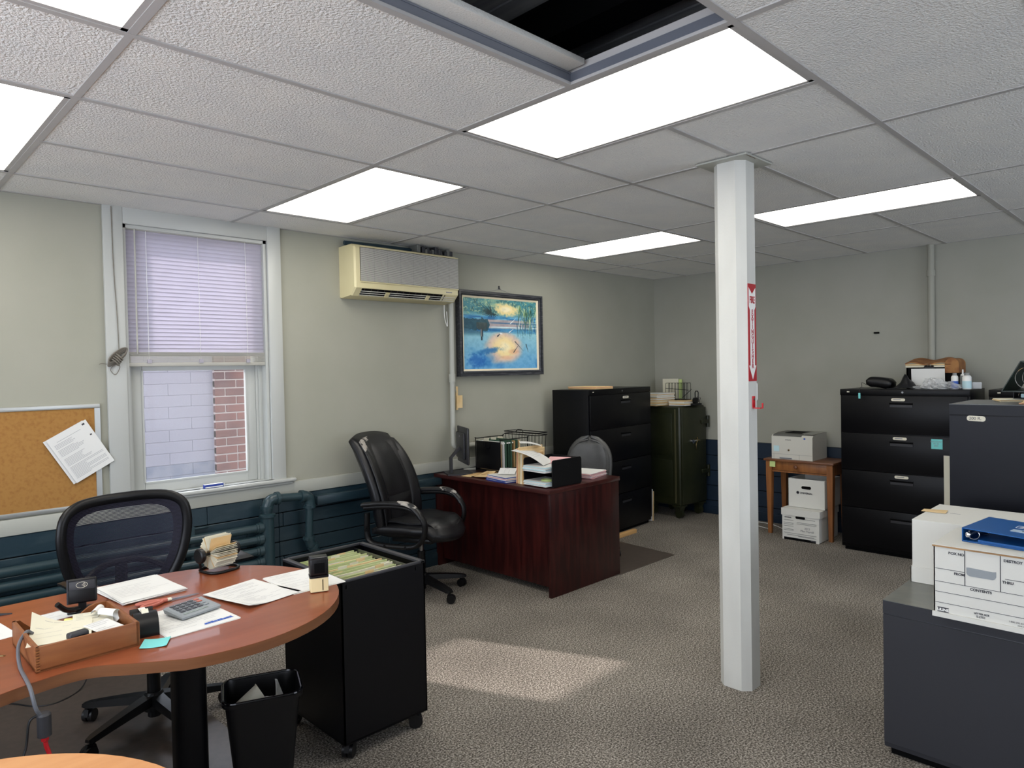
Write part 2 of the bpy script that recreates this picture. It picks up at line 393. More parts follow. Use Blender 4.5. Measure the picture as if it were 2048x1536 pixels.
# ------------------------------------------------------------------ outside
b=MB(); random.seed(3)
for i in range(24):
    z=-.2+.1*i; m='block_low' if z<.78 else 'block'
    x=-3.2-(.19 if i%2 else 0)
    while x<1.9:
        b.box(x+.001,x+.379,1.9,2.1,z+.001,z+.099,m,bev=.0015,seg=1); x+=.38
b.box(-3.6,2.2,1.905,2.1,-.2,2.2,'mortar_white')
nb=thing('neighbouring_building','white painted block building with a brick pier seen through the window','building'); bw=b.build('block_face',nb)
b=MB(); z=-.2; i=0
while z<2.3:
    x=.595; first=.1 if i%2 else .2
    while x<1.9:
        wd=first if x==.595 else (.2 if random.random()<.85 else .1)
        b.box(x+.005,min(x+wd,1.9)-.005,1.855,1.9,z+.006,z+.069,'brick',bev=.004,seg=1); x+=wd
    z+=.075;i+=1
b.box(.60,1.9,1.862,1.9,-.2,2.3,'mortar')
b.build('brick_pier',nb)
struct('ground_outside',MB().box(-8,6,.28,8,-.3,-.2,'asphalt'),smooth=0)
struct('wall_sky_blocker',MB().box(-8,7,.02,.28,2.95,8,'brick'),smooth=0)  # unseen wall, added to keep sky light off the block face
# ------------------------------------------------------------------ ceiling: tiles, grid, deck above
G=.61; Y0=-.4274
def gx(i): return i*G
def gy(j): return Y0-j*G
LP=[(0,0),(0,3),(4,0),(4,3),(-3,0),(-3,3)]   # lights: i..i+1, j..j+2
tl=[]
for j in range(-1,12):
    for i0 in (-6,-4,-2,0,2,4,6):
        if i0 in (0,4,-4):
            li=i0 if i0!=-4 else -3; oi=i0+1 if i0!=-4 else -4
            jj=j if j<0 else j%3
            if j>=6 : tl.append((i0,i0+2,j)); continue
            if j in (2,) : tl.append((i0,i0+2,j)); continue
            if j==-1: tl.append((i0,i0+2,j)); continue
            if j==5: tl.append((i0,i0+2,j)); continue
            tl.append((oi,oi+1,j))
        else:
            if (i0,j)==(-2,4): continue
            tl.append((i0,i0+2,j))
b=MB(); g=MB()
for i0,i1,j in tl:
    x0,x1=max(gx(i0),XL),min(gx(i1),XF); y1,y0=min(gy(j),0),max(gy(j+1),YB)
    if x1-x0<.02 or y1-y0<.02: continue
    b.box(x0+.006,x1-.006,y0+.006,y1-.006,H-.004,H+.014,'tile',bev=.0025,seg=1)
ceil=struct('ceiling',b)
tw=.012
for i in range(-5,8):
    x=gx(i)
    if i%2==0:
        g.box(x-tw,x+tw,YB,0,H-.008,H+.002,'tbar')
        if i in (-2,0): g.box(x-.0015,x+.0015,gy(5),gy(4),H,H+.038,'tbar_side')
    elif i in (1,5,-3):
        for j0,j1 in ((0,2),(3,5)): g.box(x-tw,x+tw,gy(j1),gy(j0),H-.008,H+.002,'tbar')
for j in range(0,12):
    y=gy(j)
    for i0 in range(-6,8):
        xa,xb=max(gx(i0),XL),min(gx(i0+1),XF)
        if xb<=xa: continue
        skip=any(i0==li and j==lj+1 for li,lj in LP)
        if not skip: g.box(xa,xb,y-tw,y+tw,H-.0085,H+.002,'tbar')
    if j in (4,5): g.box(gx(-2),gx(0),y-.0015,y+.0015,H,H+.038,'tbar_side'); g.box(gx(-2),gx(0),y-.004,y+.004,H+.034,H+.04,'tbar_side')
for x in (-.45,-.47,-.16,-.9): g.box(x,x+.004,gy(5)-.003,gy(5)+.003,H+.01,H+.03,'steel')
for x0,x1,y0,y1 in ((XL,XF,-.022,0),(XL,XF,YB,YB+.022),(XF-.022,XF,YB,0),(XL,XL+.022,YB,0)): g.box(x0,x1,y0,y1,H-.006,H+.001,'tbar')
struct('ceiling_grid',g,ceil)
b=MB().box(XL-.2,XF+.2,YB-.2,.2,2.98,3.05,'blackest')
for k in range(1,8): b.box(.12+k*1.1-4.4,.26+k*1.1-4.4,YB,0,2.82,2.98,'blackest')
for k in range(40): b.box(gx(-3)+k*.092,gx(-3)+k*.092+.088,gy(9),gy(1),2.955+.006*(k%2),2.985,'deck')
struct('ceiling_deck',b,ceil,0)
b=MB().box(gx(-2)+.02,gx(0)-.012,gy(4)-.075,gy(4)+.50,H+.042,H+.062,'tile_edge',bev=.003)
tag(b.build('ceiling_tile'),'loose white ceiling tile pushed back over its neighbour beside the open ceiling gap','ceiling tile')
desc=[('nearest the air conditioner, between the window and the painting','a'),('largest in view, beside the open gap in the ceiling',''),('at the far end above the safe',''),('behind the white post near the right wall',''),('at the left edge of the photo beside the window wall',''),('at the top left corner of the photo','')]
for (i,j),(ds,_) in zip(LP,desc):
    cx,cy=gx(i+.5),gy(j+1)
    t=thing('ceiling_light','lit recessed fluorescent ceiling panel '+ds,'ceiling light',(cx,cy,H),0,'fluorescent ceiling panels')
    w_,d_=G/2-.004,G-.004
    b=MB()
    for a in ((-w_,-w_+.026,-d_,d_),(w_-.026,w_,-d_,d_),(-w_,w_,-d_,-d_+.026),(-w_,w_,d_-.026,d_)): b.box(*a,-.006,.012,'tbar')
    b.box(-w_,w_,-d_,d_,.06,.065,'tbar'); 
    for a in ((-w_,-w_+.004,-d_,d_),(w_-.004,w_,-d_,d_),(-w_,w_,-d_,-d_+.004),(-w_,w_,d_-.004,d_)): b.box(*a,.012,.06,'tbar')
    b.build('light_frame',t)
    MB().box(-w_+.024,w_-.024,-d_+.024,d_-.024,.0,.003,'lamp').build('diffuser',t,0)
# ------------------------------------------------------------------ post
PX,PY=1.292,-2.800
t=thing('support_post','white painted chamfered wooden post in the middle of the room','post',(PX,PY,0))
hw,hd,ch=.078,.082,.036
oct_=[(-hw,-hd+ch),(-hw+ch,-hd),(hw-ch,-hd),(hw,-hd+ch),(hw,hd-ch),(hw-ch,hd),(-hw+ch,hd),(-hw,hd-ch)]
b=MB().prism(oct_,0.0,H-.012,'column'); b.build('shaft',t,.3)
b=MB().box(-.13,.13,-.13,.13,H-.0165,H-.0095,'trim').box(-.115,-.03,-.125,-.123,H-.018,H-.016,'rust'); b.build('ceiling_plate',t)
# sign on its -y face
sg=thing('fire_extinguisher_sign','tall narrow red and white FIRE EXTINGUISHER sign with arrow on the post','sign',(PX,PY-hd,0))
sw,s0,s1=.040,1.487,1.952; yy=-.0015
MB().box(-sw,sw,-.002,0,s0,s1,'sign_red').build('sign_plate',sg,0)
def fl(poly,m,y=-.0026): # flat polygon facing -y
    return MB().prism([(x,z) for x,z in poly],0,.0005,m,T=Matrix(((1,0,0,0),(0,0,1,y),(0,1,0,0),(0,0,0,1))))
A=1.952
fl([(-.034,A-.018),(0,A-.048),(.034,A-.018),(.034,A-.085),(.034,A-.108),(.022,A-.125),(.022,s0+.075),(.036,s0+.075),(0,s0+.008),(-.036,s0+.075),(-.022,s0+.075),(-.022,A-.125),(-.034,A-.108)],'white').build('arrow',sg,0)
FT=lambda x,z,y=-.0032:T_(x,y,z,rx=90)
text('FIRE',.046,'sign_red',FT(0,A-.078),sg,bold=.0012,sx=.60)
for k,chh in enumerate('EXTINGUISHER'): text(chh,.030,'sign_red',FT(0,A-.135-k*.0235),sg,bold=.0008)
t=thing('wall_hook','red metal hook for the extinguisher on the post','hook',(PX+.005,PY-hd,1.36))
MB().box(-.014,.014,-.004,0,0,.055,'red',bev=.002).box(-.014,.014,-.04,-.004,-.004,0,'red').box(.008,.014,-.044,-.038,-.004,.022,'red').cyl((0,-.008,.04),(0,-.004,.04),.005,'steel').build('bracket',t)
t=thing('door_chime','small white plastic box on the right side of the post','chime',(PX+hw,PY-.01,1.385))
MB().box(0,.040,-.045,.03,0,.095,'white',bev=.012,seg=3).build('cover',t)
# ------------------------------------------------------------------ blind
t=thing('venetian_blind','lowered grey white venetian blind in the upper window','blind',(0,0,0))
bx0,bx1=WX0+.012,WX1-.012
b=MB(); n=31; zt,zb=2.425,1.70
for k in range(n):
    z=zt-(zt-zb)*k/(n-1)
    b.surf(lambda u,v:(bx0+(bx1-bx0)*u,.028+.0055*(v-.5)*2+.0016*math.sin(v*PI),z+.0125*(v-.5)*-2+.0012*math.sin(v*PI)),1,4,'blind',.0006)
b.build('slats',t)
b=MB().box(bx0,bx1,.012,.04,2.428,2.45,'blind_rail',bev=.002); b.build('head_rail',t)
b=MB()
for k in range(11): b.box(bx0,bx1,.012,.038,1.652+k*.0055,1.6555+k*.0055,'blind_rail')
b.box(bx0,bx1,.010,.04,1.626,1.650,'blind_rail',bev=.004)
for x in (-.5,-.2,.1): b.box(x-.012,x+.012,.004,.012,1.645,1.667,'blind')
b.build('bottom_rail',t)
b=MB()
for x in (-.5,-.2,.1):
    for y in (.014,.041): b.cyl((x,y,1.65),(x,y,2.43),.0012,'white',6)
b.build('ladder_cord',t)
MB().cyl((-.565,.006,1.70),(-.562,.008,2.43),.0045,'blind_rail',8).build('tilt_wand',t)
t=thing('blind_cord','grey cord hanging down the window casing with a wound bundle','cord',(0,0,0))
b=MB(); b.tube(bez([(-.691,-.028,2.54),(-.687,-.028,2.2),(-.676,-.029,1.9),(-.672,-.03,1.70)],8),.0022,'cord',6).build('cord',t)
b=MB()
for k in range(5):
    a=k*.006; c=[]
    for q in range(24):
        th=2*PI*q/24; u=math.cos(th)*.062; v=math.sin(th)*(.014+.002*k)
        c.append((-.685+u*.76-v*.6,-.034-a*.9,1.668+u*.62+v*.75+a))
    b.tube(c,.0038,'cord',6,closed=True)
for k in range(4):
    c=[(-.688-.012*(k-1.5)*.6+.016*math.cos(q*PI/6),-.05+.02*math.sin(q*PI/6)-.0,1.665-.010*(k-1.5)+.016*math.cos(q*PI/6)*-1.1) for q in range(12)]
    b.tube(c,.0038,'cord',6,closed=True)
b.tube(bez([(-.69,-.035,1.645),(-.72,-.034,1.61),(-.695,-.034,1.58),(-.672,-.034,1.62),(-.68,-.034,1.65)],6),.002,'cord',6).tube(bez([(-.735,-.03,1.64),(-.76,-.028,1.645),(-.775,-.026,1.64)],5),.002,'cord',6)
b.build('bundle',t)
# eraser box on the sill
t=thing('eraser_box','small blue and white box lying on the window sill','box',(-.163,-.03,WZ0),rz=3)
MB().box(-.06,.06,-.012,.012,.001,.024,'blue_folder',bev=.001).box(-.055,.055,-.0125,-.012,.004,.010,'white').box(-.058,.058,-.012,.012,.0235,.0245,'white').build('carton',t)
MB().surf(lambda u,v:(.06+.02*u,.012*(1-2*v)*(1-.3*u),.018-.012*u+.006*math.sin(7*v+3*u)),4,4,'bag',.0008).build('wrapper',t)
t=thing('long_nail','thin dark metal rod lying on the window sill','nail',(-.30,-.025,WZ0)); MB().cyl((-.07,0,.002),(.06,.004,.002),.0015,'ink',6).build('rod',t)
# ------------------------------------------------------------------ cork board and papers
t=thing('cork_board','cork notice board with aluminium frame on the wall left of the window','notice board',(0,0,0))
MB().box(-1.95,-.80,-.012,-.004,.855,1.40,'cork').build('cork_panel',t,0)
b=MB().box(-1.97,-.775,-.018,0,1.395,1.418,'aluminium',bev=.002).box(-1.97,-.775,-.018,0,.84,.862,'aluminium',bev=.002).box(-.803,-.775,-.0175,0,.8625,1.3945,'aluminium').box(-1.97,-1.945,-.018,0,.84,1.418,'aluminium',bev=.002); b.build('frame',t)
def sheet(t,w,h,th=.0005,curl=None,m='paper',lines=None,name='sheet',dz=0,blocks=()):
    """sheet in XY plane centred at the origin, text lines lifted slightly"""
    c=curl or (lambda x,y:0)
    b=MB().surf(lambda u,v:((u-.5)*w,(v-.5)*h,dz+c((u-.5)*w,(v-.5)*h)),8,8,m,th)
    if lines:
        rnd=random.Random(int(w*1000)+len(lines))
        for (y,x0,x1,m2,hh) in lines:
            k=max(1,int((x1-x0)/.02)); 
            for q in range(k):
                a=x0+(x1-x0)*q/k; e=x0+(x1-x0)*(q+1)/k
                if rnd.random()<.12: continue
                pts=[(a,y),(e-.001,y),(e-.001,y+hh),(a,y+hh)]
                b.quad(*[(px,py,dz+c(px,py)+th/2+.0005) for px,py in pts],m2)
    return b.build(name,t,.8)
def tlines(w,h,n,m='ink_light',hh=.0014,seed=1,top=.85):
    r=random.Random(seed); out=[]
    for k in range(n):
        y=h*(top/2-.0-(top*.95)*k/n); 
        if r.random()<.15: continue
        out.append((y,-w*.42,w*(-.42+.84*r.uniform(.4,1)),m,hh))
    return out
for k,(dx,dz_,rz,lab) in enumerate(((-.010,-.004,0,'back'),(.0,.0,0,'front'))):
    pass
t=thing('paper_form','printed white form hanging crooked from the cork board corner','paper',(-.877,-.024,1.160))
t.rotation_euler=(R(90),0,0)
q=thing('tilt','x','x'); bpy.data.objects.remove(q)
T0=T_(0,0,0,rz=29.5)
def tilted_sheet(t,name,w,h,off,lines,y):
    b=MB(); b.surf(lambda u,v:((u-.5)*w+off[0],(v-.5)*h+off[1],y+.006*(1-v)*(u)),6,8,'paper',.0005)
    for (yy,x0,x1,m2,hh) in lines: b.quad((x0,yy,y+.006*(.5-yy/h)*(.5+x0/w)+.0006),(x1,yy,y+.006*(.5-yy/h)*(.5+x1/w)+.0006),(x1,yy+hh,y+.006*(.5-yy/h)*(.5+x1/w)+.0006),(x0,yy+hh,y+.006*(.5-yy/h)*(.5+x0/w)+.0006),m2)
    bmesh.ops.transform(b.bm,matrix=T0,verts=b.bm.verts); return b.build(name,t,.8)
tilted_sheet(t,'back_sheet',.216,.279,(-.014,.002),[],-.002)
L_=[(.118,.078,.092,'ink',.01),(.105,-.07,.06,'ink_light',.0015),(.050,.083,.093,'ink',.008)]
rr=random.Random(4)
for k in range(32):
    y=.092-k*.0068
    if k in (4,11,12,20): continue
    L_.append((y,-.092,-.092+.185*(rr.uniform(.45,.75) if k<20 else rr.choice([.45,1])),'ink_light',.0016))
tilted_sheet(t,'front_sheet',.216,.279,(0,0),L_,.004)
# ------------------------------------------------------------------ air conditioner
t=thing('air_conditioner','yellowed beige wall mounted air conditioner between the window and the painting','air conditioner',(0,0,0))
ax0,ax1=.785,1.735
prof=[(0,2.475),(-.15,2.478),(-.185,2.468),(-.203,2.445),(-.205,2.20),(-.205,2.165),(-.150,2.112),(-.03,2.10),(0,2.105)]
b=MB()
def ring(x,prof,ins=0): return [(x,y*(1-ins) if y<0 else y,2.29+(z-2.29)*(1-ins*.5)) for y,z in prof]
b.rings([ring(ax0,prof,.05),ring(ax0+.012,prof),ring(ax1-.012,prof),ring(ax1,prof,.05)],'ac_beige')
b.build('housing',t,.6)
b=MB().box(ax0+.045,ax1-.006,-.2085,-.204,2.212,2.452,'ac_grid')
for k in range(34): b.box(ax0+.047,ax1-.008,-.2125,-.208,2.2155+k*.0069,2.2192+k*.0069,'ac_slat')
for k in range(7): b.box(ax0+.16+k*.115,ax0+.163+k*.115,-.2115,-.208,2.213,2.45,'ac_grid')
b.box(ax0+.045,ax1-.006,-.214,-.204,2.205,2.212,'ac_beige').box(ax0+.045,ax1-.006,-.214,-.204,2.452,2.458,'ac_beige')
b.build('intake_grille',t)
AT=Matrix.Translation((0,-.205,2.165))@Matrix.Rotation(-math.atan2(.053,.055)+R(0),4,'X')
# outlet sits on the sloped face between (-.205,2.165) and (-.150,2.112)
b=MB(); s0v=Vector((0,-.205,2.165)); s1v=Vector((0,-.150,2.112)); dn=(s1v-s0v).normalized(); nn=Vector((0,-dn.z*-1,0)); nrm=Vector((0,dn.z,-dn.y))
def slp(x,u,h): p=s0v+(s1v-s0v)*u+nrm*h; return (x,p.y,p.z)
def sbox(b,x0,x1,u0,u1,h0,h1,m):
    b.rings([[slp(x0,u0,h0),slp(x0,u1,h0),slp(x0,u1,h1),slp(x0,u0,h1)],[slp(x1,u0,h0),slp(x1,u1,h0),slp(x1,u1,h1),slp(x1,u0,h1)]],m)
sbox(b,ax0+.06,ax1-.16,.06,.9,-.001,.0015,'blackest'); sbox(b,ax1-.16,ax1-.03,.06,.9,-.001,.0015,'ac_beige')
for k in range(14): sbox(b,ax0+.08+k*.056,ax0+.083+k*.056,.08,.88,.0015,.006,'ac_dark')
b.build('air_outlet',t)
b=MB()
for u in (.28,.52,.76): sbox(b,ax0+.055,ax1-.03,u,u+.05,.006,.010,'ac_slat')
for x in (1.05,1.42): sbox(b,x,x+.03,.25,.8,.008,.016,'ac_beige')
b.build('louvres',t)
MB().box(ax1-.13,ax1-.07,-.2065,-.205,2.178,2.186,'ink_light').build('badge',t)
t=thing('refrigerant_lines','dusty foil wrapped pipes lying on top of the air conditioner','pipe',(0,0,0))
b=MB().tube(bez([(.80,-.05,2.50),(1.2,-.07,2.502),(1.5,-.05,2.505),(1.72,-.08,2.50)],8),.016,'teal',8)
rr=random.Random(2)
for k in range(14): 
    x=1.38+k*.026; b.box(x,x+.03,-.10-rr.random()*.05,-.03,2.480,2.505+rr.random()*.035,'charcoal' if k%3 else 'gray_top',T=T_(0,0,0),bev=.004,seg=1)
b.build('pipes',t)
t=thing('conduit','grey vertical conduit down the wall under the air conditioner','pipe',(0,0,0))
b=MB().cyl((1.79,-.04,2.12),(1.782,-.04,.97),.021,'trim',14).cyl((1.785,-.04,1.47),(1.785,-.04,1.54),.027,'trim',14)
b.build('pipe',t)
b=MB().tube(bez([(1.782,-.04,1.0),(1.785,-.042,.955),(1.82,-.045,.94),(1.87,-.045,.94),(2.35,-.045,.94)],5),.021,'trim',12).cyl((1.86,-.045,.94),(1.90,-.045,.94),.027,'trim',12).cyl((2.02,-.045,.94),(2.07,-.045,.94),.036,'trim',12)
b.build('elbow',t)
t=thing('thin_cable','thin white cable hanging beside the conduit below the air conditioner','cable',(0,0,0))
MB().tube(bez([(1.725,-.03,2.11),(1.728,-.03,2.0),(1.755,-.03,1.93),(1.75,-.03,2.05)],8),.003,'white',6).build('cable',t)
MB().tube(bez([(1.812,-.03,1.62),(1.822,-.03,1.45),(1.836,-.028,1.38)],6),.003,'trim',6).build('lower_cable',t)
t=thing('paper_tag','tan folder slip hanging on the wall below the painting','paper',(0,0,0))
MB().box(1.832,1.852,-.03,-.022,1.24,1.435,'manila',T=None).box(1.834,1.895,-.036,-.031,1.255,1.36,'manila').build('slip',t)
# ------------------------------------------------------------------ painting
t=thing('painting','framed blue and peach seascape painting hung upside down on the wall','painting',(2.372,0,1.878))
b=MB(); W2,H2=.505,.362
def fr(b,wo,ho,wi,hi,y0,y1,m,y2=None):
    for (a,c) in (((-wo,-ho,wo,-ho),(-wi,-hi,wi,-hi)),((wo,-ho,wo,ho),(wi,-hi,wi,hi)),((wo,ho,-wo,ho),(wi,hi,-wi,hi)),((-wo,ho,-wo,-ho),(-wi,hi,-wi,-hi))):
        o1=(a[0],a[1]);o2=(a[2],a[3]);i1=(c[0],c[1]);i2=(c[2],c[3])
        yy2=y1 if y2 is None else y2
        b.rings([[(o1[0],y0,o1[1]),(o1[0],y1,o1[1]),(i1[0],yy2,i1[1]),(i1[0],y0,i1[1])],[(o2[0],y0,o2[1]),(o2[0],y1,o2[1]),(i2[0],yy2,i2[1]),(i2[0],y0,i2[1])]],m)
fr(b,W2,H2,W2-.02,H2-.02,0,-.055,'frame_dark'); fr(b,W2-.02,H2-.02,W2-.032,H2-.032,0,-.046,'frame_dark'); fr(b,W2-.032,H2-.032,W2-.044,H2-.044,0,-.052,'frame_dark',-.040)
b.build('frame',t,.3)
b=MB(); fr(b,W2-.044,H2-.044,W2-.062,H2-.06,0,-.038,'cream',-.030); b.build('liner',t,.3)
NX,NY=200,150; cw,chh=W2-.060,H2-.058
def paint_canvas():
    rng=np.random.default_rng(5)
    Yv,Xv=np.mgrid[0:NY,0:NX]; X=(Xv+.5)/NX; Y=1-(Yv+.5)/NY    # Y up
    def ns(nx,ny):
        a=rng.random((ny,nx)); xs=np.linspace(0,nx-1,NX); ys=np.linspace(0,ny-1,NY)
        def w(t): f=t-np.floor(t); return np.floor(t)+f*f*(3-2*f)
        a=np.array([np.interp(w(xs),range(nx),r) for r in a]); a=np.array([np.interp(w(ys),range(ny),q) for q in a.T]).T; return (a-a.mean())/a.std()
    nz=[ns(90,70),ns(34,30)*.7+ns(70,60)*.5,ns(9,12)*.8+ns(22,24)*.4,ns(4,7)*.8+ns(9,14)*.5]; st=ns(12,70)
    c=np.zeros((NY,NX,3)); c[:]=(112,182,214)
    def mixc(mask,col): c[:]=c*(1-mask[...,None])+np.array(col)*mask[...,None]
    sm=lambda a,b,x:np.clip((x-a)/(b-a),0,1)**2*(3-2*np.clip((x-a)/(b-a),0,1))
    g=np.clip((Y-.05)/.5,0,1); c[:]=np.array((104,172,218))*(1-g[...,None])+np.array((150,202,214))*g[...,None]
    mixc(sm(.0,1.5,nz[3]+.4*nz[2])*sm(.34,.08,Y)*sm(.75,.2,X)*.85,(44,120,190)); mixc(sm(.4,1.6,nz[2])*sm(.3,.05,Y)*sm(.6,.9,X)*.7,(48,124,188))
    mixc(sm(.4,1.6,nz[2]+nz[3]*.6)*sm(.5,.25,Y)*sm(.5,.2,X)*.4,(70,146,196))
    d=np.hypot((X-.53-.012*nz[2])/.235,(Y-.31-.010*nz[2])/.215)
    mixc(sm(1.25,.85,d)*.85,(240,200,176)); mixc(sm(.95,.45,d),(250,226,164)); mixc(sm(.5,.1,d),(255,240,196))
    mixc(sm(.1,.04,np.hypot((X-.66)/1.0,(Y-.25)/.5))*.5,(236,170,130)); mixc(sm(.1,.03,np.hypot((X-.56)/1.2,(Y-.165)/.4))*.5,(238,176,140))
    mixc(sm(.12,.03,np.hypot((X-.30)*.55,(Y-.255-.18*(X-.3))*2.0)+.012*nz[1])*.9,(46,118,178)); mixc(sm(.13,.04,np.hypot((X-.16)*.8,(Y-.12)*1.0)+.015*nz[1])*.8,(34,104,184))
    # water band
    wb=sm(.50,.56,Y)*sm(.80,.74,Y); mixc(wb*.95,(60,140,190)); mixc(wb*sm(.0,1.2,st)*.8,(30,96,150)); mixc(wb*sm(.6,1.4,-st)*.5,(150,206,222))
    mixc(sm(.075,.05,abs(Y-.645))*sm(.45,.3,abs(X-.55))*.7,(226,178,160)); mixc(sm(.012,.004,abs(Y-.60))*.9*sm(.3,.4,X),(214,238,244)); mixc(sm(.014,.005,abs(Y-.66))*.7*sm(.3,.4,X),(28,90,140))
    # left land, dark
    ld=(X<.34-.35*abs(Y-.63))&(abs(Y-.63)<.085+.015*nz[1]); mixc(ld*.9,(26,70,84))
    mixc(sm(.03,.0,Y-(.56-.2*X))*sm(.45,.52,Y)*(X<.25)*.8,(58,106,128))
    # upper (reflected) trees
    top=sm(.74,.82,Y); mixc(top,(70,140,150)); mixc(top*sm(-.2,1,nz[1])*.8,(38,92,96)); mixc(top*sm(.2,1.3,nz[2])*.8,(150,190,160)); mixc(top*sm(.7,1.6,nz[0])*.7,(190,210,160))
    d=np.hypot((X-.56)/.20,(Y-.86)/.11); mixc(sm(1.1,.5,d+.12*nz[1]),(248,226,160)); mixc(sm(.5,.2,d),(255,240,196))
    def stroke(x0,y0,x1,y1,w,col,a=.9,bend=0):
        for k in range(60):
            t_=k/59; x=x0+(x1-x0)*t_+bend*math.sin(t_*PI); y=y0+(y1-y0)*t_
            ww=w*(1-.7*t_); m=np.exp(-(((X-x)*1.35)**2+(Y-y)**2)/(ww*ww)); mixc(np.clip(m*1.4,0,1)*a*.6,col)
    for k in range(16):
        a=R(100+k*14); stroke(.36,.80,.36+.13*math.cos(a)*(1+rng.random()*.4),.84+.10*math.sin(a),.008,(28,56,58),.9,.01)
    for k in range(40):
        x=.74+rng.random()*.26; y=.72+rng.random()*.22; stroke(x,y,x+rng.normal()*.04,y-.14-rng.random()*.12,.006,[(30,70,58),(96,128,70),(60,110,110),(196,214,170)][rng.integers(4)],.85,rng.normal()*.01)
    for k in range(26):
        x=.70+rng.random()*.28; stroke(x,.62+rng.random()*.05,x+rng.normal()*.02,.42+rng.random()*.1,.0045,[(30,80,110),(120,180,190),(40,90,90)][rng.integers(3)],.8)
    stroke(.68,.40,.80,.26,.006,(40,50,60)); stroke(.66,.24,.74,.36,.006,(30,40,50)); stroke(.84,.36,.87,.24,.006,(40,50,60))
    # lighthouse (upside down)
    mixc(((abs(X-.232)<.018)&(Y<.58)&(Y>.46))*.85,(40,52,62)); mixc(((abs(X-.226)<.006)&(Y<.57)&(Y>.46))*.8,(190,180,170)); mixc(((abs(X-.232)<.010)&(Y<=.46)&(Y>.41))*.9,(30,38,46)); mixc(((abs(X-.236)<.07)&(Y<.66)&(Y>.56)&(abs(X-.236)<(Y-.50)*.8))*.8,(64,72,70))
    stroke(.44,.47,.48,.51,.007,(20,40,60)); stroke(.48,.51,.51,.505,.006,(250,250,250)); stroke(.60,.53,.66,.58,.006,(240,244,244)); stroke(.62,.66,.70,.74,.006,(230,240,240)); stroke(.74,.6,.76,.78,.006,(220,236,230))
    mixc(sm(-.2,1.6,nz[1])*.06,(255,255,255)); mixc(sm(-.2,1.6,-nz[1])*.06,(10,50,90))
    return np.clip(c,0,255)
img=paint_canvas()/255.; lin=np.where(img>.04045,((img+.055)/1.055)**2.4,img/12.92)
me=bpy.data.meshes.new('canvas'); vs=[(-cw+2*cw*i/NX,0,-chh+2*chh*j/NY) for j in range(NY+1) for i in range(NX+1)]
fs=[(j*(NX+1)+i,j*(NX+1)+i+1,(j+1)*(NX+1)+i+1,(j+1)*(NX+1)+i) for j in range(NY) for i in range(NX)]
me.from_pydata(vs,[],fs); ca=me.color_attributes.new('paint','FLOAT_COLOR','CORNER')
buf=np.ones((NY*NX,4,4),dtype=np.float32); buf[:,:,:3]=lin[::-1].reshape(NY*NX,1,3); ca.data.foreach_set('color',buf.ravel())
me.materials.append(M['canvas_paint']); o=bpy.data.objects.new('canvas',me); COL.objects.link(o); o.parent=t; o.location=(0,-.029,0)
MB().box(-cw-.005,cw+.005,-.027,-.02,-chh-.005,chh+.005,'cream').build('backing_board',t,0)
MB().tube([(-.16,-.006,.362),(0,-.008,.40),(.16,-.006,.362)],.0012,'ink_light',5).build('hanging_wire',t)
t=thing('picture_hook','small dark hook on the wall above the painting','hook',(2.372,0,2.275)); MB().box(-.005,.005,-.008,0,0,.03,'ink').cyl((0,-.02,.0),(0,0,.012),.003,'ink',8).build('hook',t)
# ------------------------------------------------------------------ pipe radiator and pipework
t=thing('pipe_radiator','dark green painted steam pipe radiator under the window','radiator',(0,-.12,0))
b=MB().cyl((.14,0,.12),(.14,0,.645),.042,'pipe_teal',20)
b.lathe([(.044,.0),(.052,.006),(.052,.022),(.036,.030)],'pipe_teal',20,T_(.14,0,.635)); b.lathe([(.030,0),(.030,.03),(.042,.032),(.042,.05)],'pipe_teal',20,T_(.14,0,.66))
b.build('header_pipe',t)
for k in range(6):
    z=.577-k*.074
    b=MB().cyl((-2.6,0,z+.012),(.10,0,z),.0265,'pipe_teal',14).cyl((.075,0,z),(.105,0,z),.036,'pipe_teal',14).cyl((.06,0,z),(.078,0,z),.031,'pipe_teal',14)
    b.build('heating_pipe',t)
for x in (-.32,-1.4,-2.3): MB().box(x-.012,x+.012,.02,.10,.15,.65,'pipe_teal').build('wall_bracket',t)
MB().box(-.30,-.20,.085,.103,.615,.63,'pipe_teal',bev=.004).build('valve_key',t)
b=MB()
b.tube(bez([(.14,0,.68),(.142,0,.71),(.16,0,.742),(.195,0,.752),(.21,0,.752)],5),.036,'pipe_teal',14).cyl((.20,0,.752),(.222,0,.752),.043,'pipe_teal',14)
b.cyl((.215,0,.752),(.385,0,.740),.027,'pipe_teal',14).cyl((.375,0,.741),(.395,0,.740),.042,'pipe_teal',14)
b.tube(bez([(.385,0,.740),(.41,0,.738),(.436,0,.72),(.442,0,.69),(.441,0,.67)],5),.036,'pipe_teal',14).cyl((.441,0,.675),(.441,0,.655),.043,'pipe_teal',14)
b.cyl((.441,0,.67),(.430,0,.44),.026,'pipe_teal',14).cyl((.430,0,.46),(.430,0,.44),.040,'pipe_teal',14).cyl((.430,0,.445),(.445,0,.40),.034,'pipe_teal',14)
b.cyl((.44,0,.41),(.515,0,.30),.031,'pipe_teal',14).cyl((.455,0,.395),(.467,0,.377),.040,'pipe_teal',14).cyl((.505,0,.315),(.52,0,.293),.038,'pipe_teal',14).cyl((.515,0,.30),(.60,0,.02),.026,'pipe_teal',14).cyl((.6,0,.0),(.6,0,.03),.04,'pipe_teal',14)
b.build('riser_pipe',t)
t=thing('corner_pipe','grey painted vertical pipe on the right wall above the cabinets','pipe',(XF-.035,-2.765,0))
MB().cyl((0,0,.0),(0,0,H-.006),.026,'wall_far',14).cyl((0,0,2.28),(0,0,2.33),.032,'wall_far',14).build('pipe',t)
